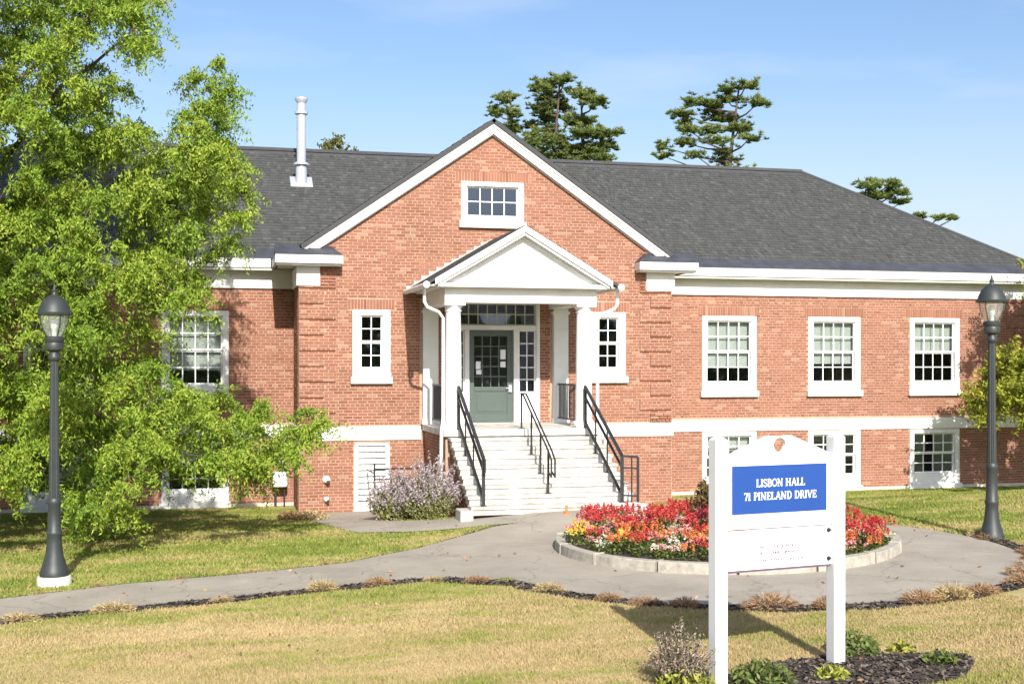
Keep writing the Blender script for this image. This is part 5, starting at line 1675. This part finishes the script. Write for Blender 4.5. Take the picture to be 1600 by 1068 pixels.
# serif lettering drawn as strokes: thick and thin stems with slab serifs
TH, TN, SF = .17, .075, .06
def gl_(ch):
    """list of (polyline, width); capital height 1; second value is the advance"""
    def serif(x, z, w_=.15): return ([(x - w_, z), (x + w_, z)], SF)
    A = lambda cx, cz, rx, rz, a0, a1, n=12: [(cx + rx * math.cos(math.radians(a0 + (a1 - a0) * i / n)), cz + rz * math.sin(math.radians(a0 + (a1 - a0) * i / n))) for i in range(n + 1)]
    st = lambda x, w_=TH: ([(x, 0), (x, 1)], w_)
    sr = lambda x: [serif(x, .03), serif(x, .97)]
    if ch == 'I': return [st(.2)] + sr(.2), .42
    if ch == 'L': return [st(.2)] + sr(.2) + [([(.2, .03), (.62, .03)], SF), ([(.6, .0), (.62, .26)], TN)], .70
    if ch == 'S': return [(A(.30, .74, .20, .23, 20, 270), .11), (A(.30, .27, .22, .24, 90, -160), .13), ([(.50, .72), (.50, .95)], .05), ([(.08, .05), (.08, .30)], .05)], .62
    if ch == 'B': return [st(.2)] + sr(.2) + [([(.2, .97), (.38, .97)] + A(.38, .755, .20, .215, 90, -90) + [(.2, .54)], .11), ([(.2, .53), (.40, .53)] + A(.40, .28, .23, .25, 90, -90) + [(.2, .03)], .12)], .74
    if ch == 'O': return [(A(.42, .5, .34, .46, 0, 360, 24), .13)], .86
    if ch == 'N': return [([(.16, 0), (.16, 1)], TN), ([(.14, .98), (.70, .03)], TH), ([(.72, 0), (.72, 1)], TN), serif(.16, .03, .13), serif(.12, .97, .12), serif(.72, .97, .13)], .90
    if ch == 'H': return [st(.2), st(.72)] + sr(.2) + sr(.72) + [([(.2, .52), (.72, .52)], TN)], .94
    if ch == 'A': return [([(.12, .02), (.42, 1)], TN), ([(.42, 1), (.72, .02)], TH), ([(.22, .33), (.60, .33)], TN), serif(.12, .03, .12), serif(.72, .03, .14)], .84
    if ch == 'P': return [st(.2)] + sr(.2) + [([(.2, .97), (.38, .97)] + A(.38, .72, .22, .25, 90, -90) + [(.2, .47)], .11)], .68
    if ch == 'E': return [st(.2)] + sr(.2) + [([(.2, .97), (.60, .97)], SF), ([(.2, .52), (.48, .52)], SF), ([(.2, .03), (.62, .03)], SF), ([(.60, .97), (.60, .76)], TN), ([(.60, .03), (.63, .26)], TN), ([(.48, .42), (.48, .62)], .05)], .72
    if ch == 'D': return [st(.2)] + sr(.2) + [([(.2, .97), (.34, .97)] + A(.36, .5, .38, .47, 90, -90) + [(.2, .03)], .12)], .86
    if ch == 'R': return [st(.2)] + sr(.2) + [([(.2, .97), (.38, .97)] + A(.38, .74, .21, .23, 90, -90) + [(.2, .51)], .11), ([(.40, .51), (.68, .03)], .14), serif(.70, .03, .09)], .78
    if ch == 'V': return [([(.10, 1), (.40, 0)], TH), ([(.40, 0), (.70, 1)], TN), serif(.12, .97, .14), serif(.70, .97, .12)], .80
    if ch == '7': return [([(.06, .95), (.54, .95)], .10), ([(.54, .95), (.24, 0)], .13), ([(.07, .95), (.07, .76)], .06)], .58
    if ch == '1': return [([(.24, 0), (.24, 1)], TH), ([(.24, .97), (.08, .80)], .08), serif(.24, .03, .18)], .48
    return [], .38
def lettering(text, xc, zb, h, maxw, y, m, parent):
    adv = sum(gl_(c)[1] for c in text); k_ = h
    kx = maxw / adv
    x = xc - maxw / 2
    for c in text:
        sts, a = gl_(c)
        if sts:
            q = MB()
            lay = 0
            for pl_, w_ in sts:
                lay += .00025
                for (p0, p1) in zip(pl_[:-1], pl_[1:]):
                    v0 = Vector((p0[0] * kx, p0[1] * k_)); v1 = Vector((p1[0] * kx, p1[1] * k_))
                    d = (v1 - v0)
                    if d.length < 1e-6: continue
                    d.normalize(); nrm = Vector((-d.y, d.x)) * w_ * .5 * min(kx, k_) * 1.1
                    ext = d * w_ * .12 * kx
                    if len(pl_) == 2: ext = Vector((0, 0))
                    cs = [v0 - ext - nrm, v1 + ext - nrm, v1 + ext + nrm, v0 - ext + nrm]
                    yf = y - .003 - lay
                    vs = [(x + p.x, yf, zb + p.y) for p in cs] + [(x + p.x, y, zb + p.y) for p in cs]
                    q.raw(vs, [(0, 1, 2, 3), (0, 4, 5, 1), (1, 5, 6, 2), (2, 6, 7, 3), (3, 7, 4, 0)])
            q.build('letter', m, parent)
        x += a * kx
pc = (bx0 + bx1) / 2
lettering('LISBON HALL', pc + .005, 1.852, .073, .56, -.0312, M['letter'], ub)
lettering('71 PINELAND DRIVE', pc + .005, 1.728, .073, .83, -.0312, M['letter'], ub)
# the lower board's print has worn away to pale traces
q = MB(); rr = random.Random(2)
for zc, x0_, x1_, hgt in ((1.262, -.26, .28, .032), (1.205, -.22, .28, .034), (1.145, -.29, .26, .016)):
    x = x0_
    while x < x1_:
        wd = rr.uniform(.012, .03)
        if rr.random() < .85:
            hh_ = hgt * rr.uniform(.35, 1)
            zo = rr.uniform(0, hgt - hh_)
            q.box(pc + x, pc + x + wd * .5, -.0236, -.0222, zc + zo, zc + zo + hh_)
            if rr.random() < .6: q.box(pc + x + wd * .55, pc + x + wd, -.0235, -.0222, zc + hgt * .45, zc + hgt * .45 + .009)
        x += wd + rr.uniform(.002, .009)
tag(q.build('faded_print', M['fade'], lb), kind='stuff')

# ---- plants round the sign
def low_plant(x, y, rad, h, m, label, cat, seed, n=420, l=.045, name='leafy_plant', spike=None):
    rr = np.random.default_rng(seed)
    t = empty(name, (x, y, gz(x, y)), 0, label, cat)
    a = rr.uniform(0, 6.28, n); r = rad * rr.uniform(0, 1, n) ** .55
    V = np.stack([np.cos(a) * r, np.sin(a) * r, h * rr.uniform(.08, 1, n) * (1 - .6 * (r / rad) ** 2)], 1)
    tag(link('foliage', np_mesh('foliage', leaf_quads(V, rr.uniform(.6, 1.2, n) * l, rr.uniform(.25, .42, n) * l, -.25), 4, np.clip(rr.normal(.5, .25, n), 0, 1), m), t), kind='stuff')
    q = MB()
    for i in range(14):
        a_ = rr.uniform(0, 6.28); r_ = rad * rr.uniform(.1, .8)
        q.tube([(0, 0, -.02), (math.cos(a_) * r_ * .5, math.sin(a_) * r_ * .5, h * .5), (math.cos(a_) * r_, math.sin(a_) * r_, h * .85)], [.004, .003, .002], 3, cap=False)
    tag(q.build('stems', M['bark'], t), kind='stuff')
    return t
M['lime'] = LEAF('lime_leaf', [(0, (.12, .16, .02)), (.5, (.30, .32, .05)), (1, (.50, .46, .14))])
M['mid'] = LEAF('mid_green_leaf', [(0, (.05, .08, .02)), (.5, (.12, .17, .04)), (1, (.26, .26, .08))])
M['wisp'] = LEAF('wispy_stem', [(0, (.18, .13, .11)), (.5, (.34, .26, .21)), (1, (.48, .40, .31))])
wand_bush('wispy_plant', 4.22, 10.62, .36, .62, 'wispy plant with thin brown-mauve stems left of the sign post', 'plant', 120, M['mid'], M['wisp'], 71, tip_from=.35, lsz=.016)
low_plant(4.22, 10.42, .30, .26, M['lime'], 'lime green leafy plant at the foot of the wispy stems', 'plant', 72, 420)
low_plant(4.98, 10.46, .30, .24, M['mid'], 'mid green leafy plant between the two sign posts', 'plant', 73, 420)
low_plant(6.28, 11.12, .26, .24, M['mid'], 'rounded green plant just beyond the right sign post', 'plant', 74, 360)
low_plant(5.62, 10.33, .15, .13, M['lime'], 'small yellow-green plant in the mulch in front of the right sign post', 'plant', 75, 160)
low_plant(6.78, 11.02, .14, .10, M['lime'], 'tiny lime plant at the far edge of the mulch bed', 'plant', 76, 120)
low_plant(6.85, 10.46, .16, .15, M['mid'], 'small green plant at the right end of the mulch bed', 'plant', 77, 160)
low_plant(1.95, 25.0, .34, .2, M['tuft2'], 'withered straw plant at the corner of the brick centre', 'plant', 78, 260, .06)
low_plant(1.55, 25.3, .30, .18, M['tuft'], 'withered rusty plant on the bare ground by the gas meter', 'plant', 79, 220, .06)
print('objects', len(bpy.data.objects))
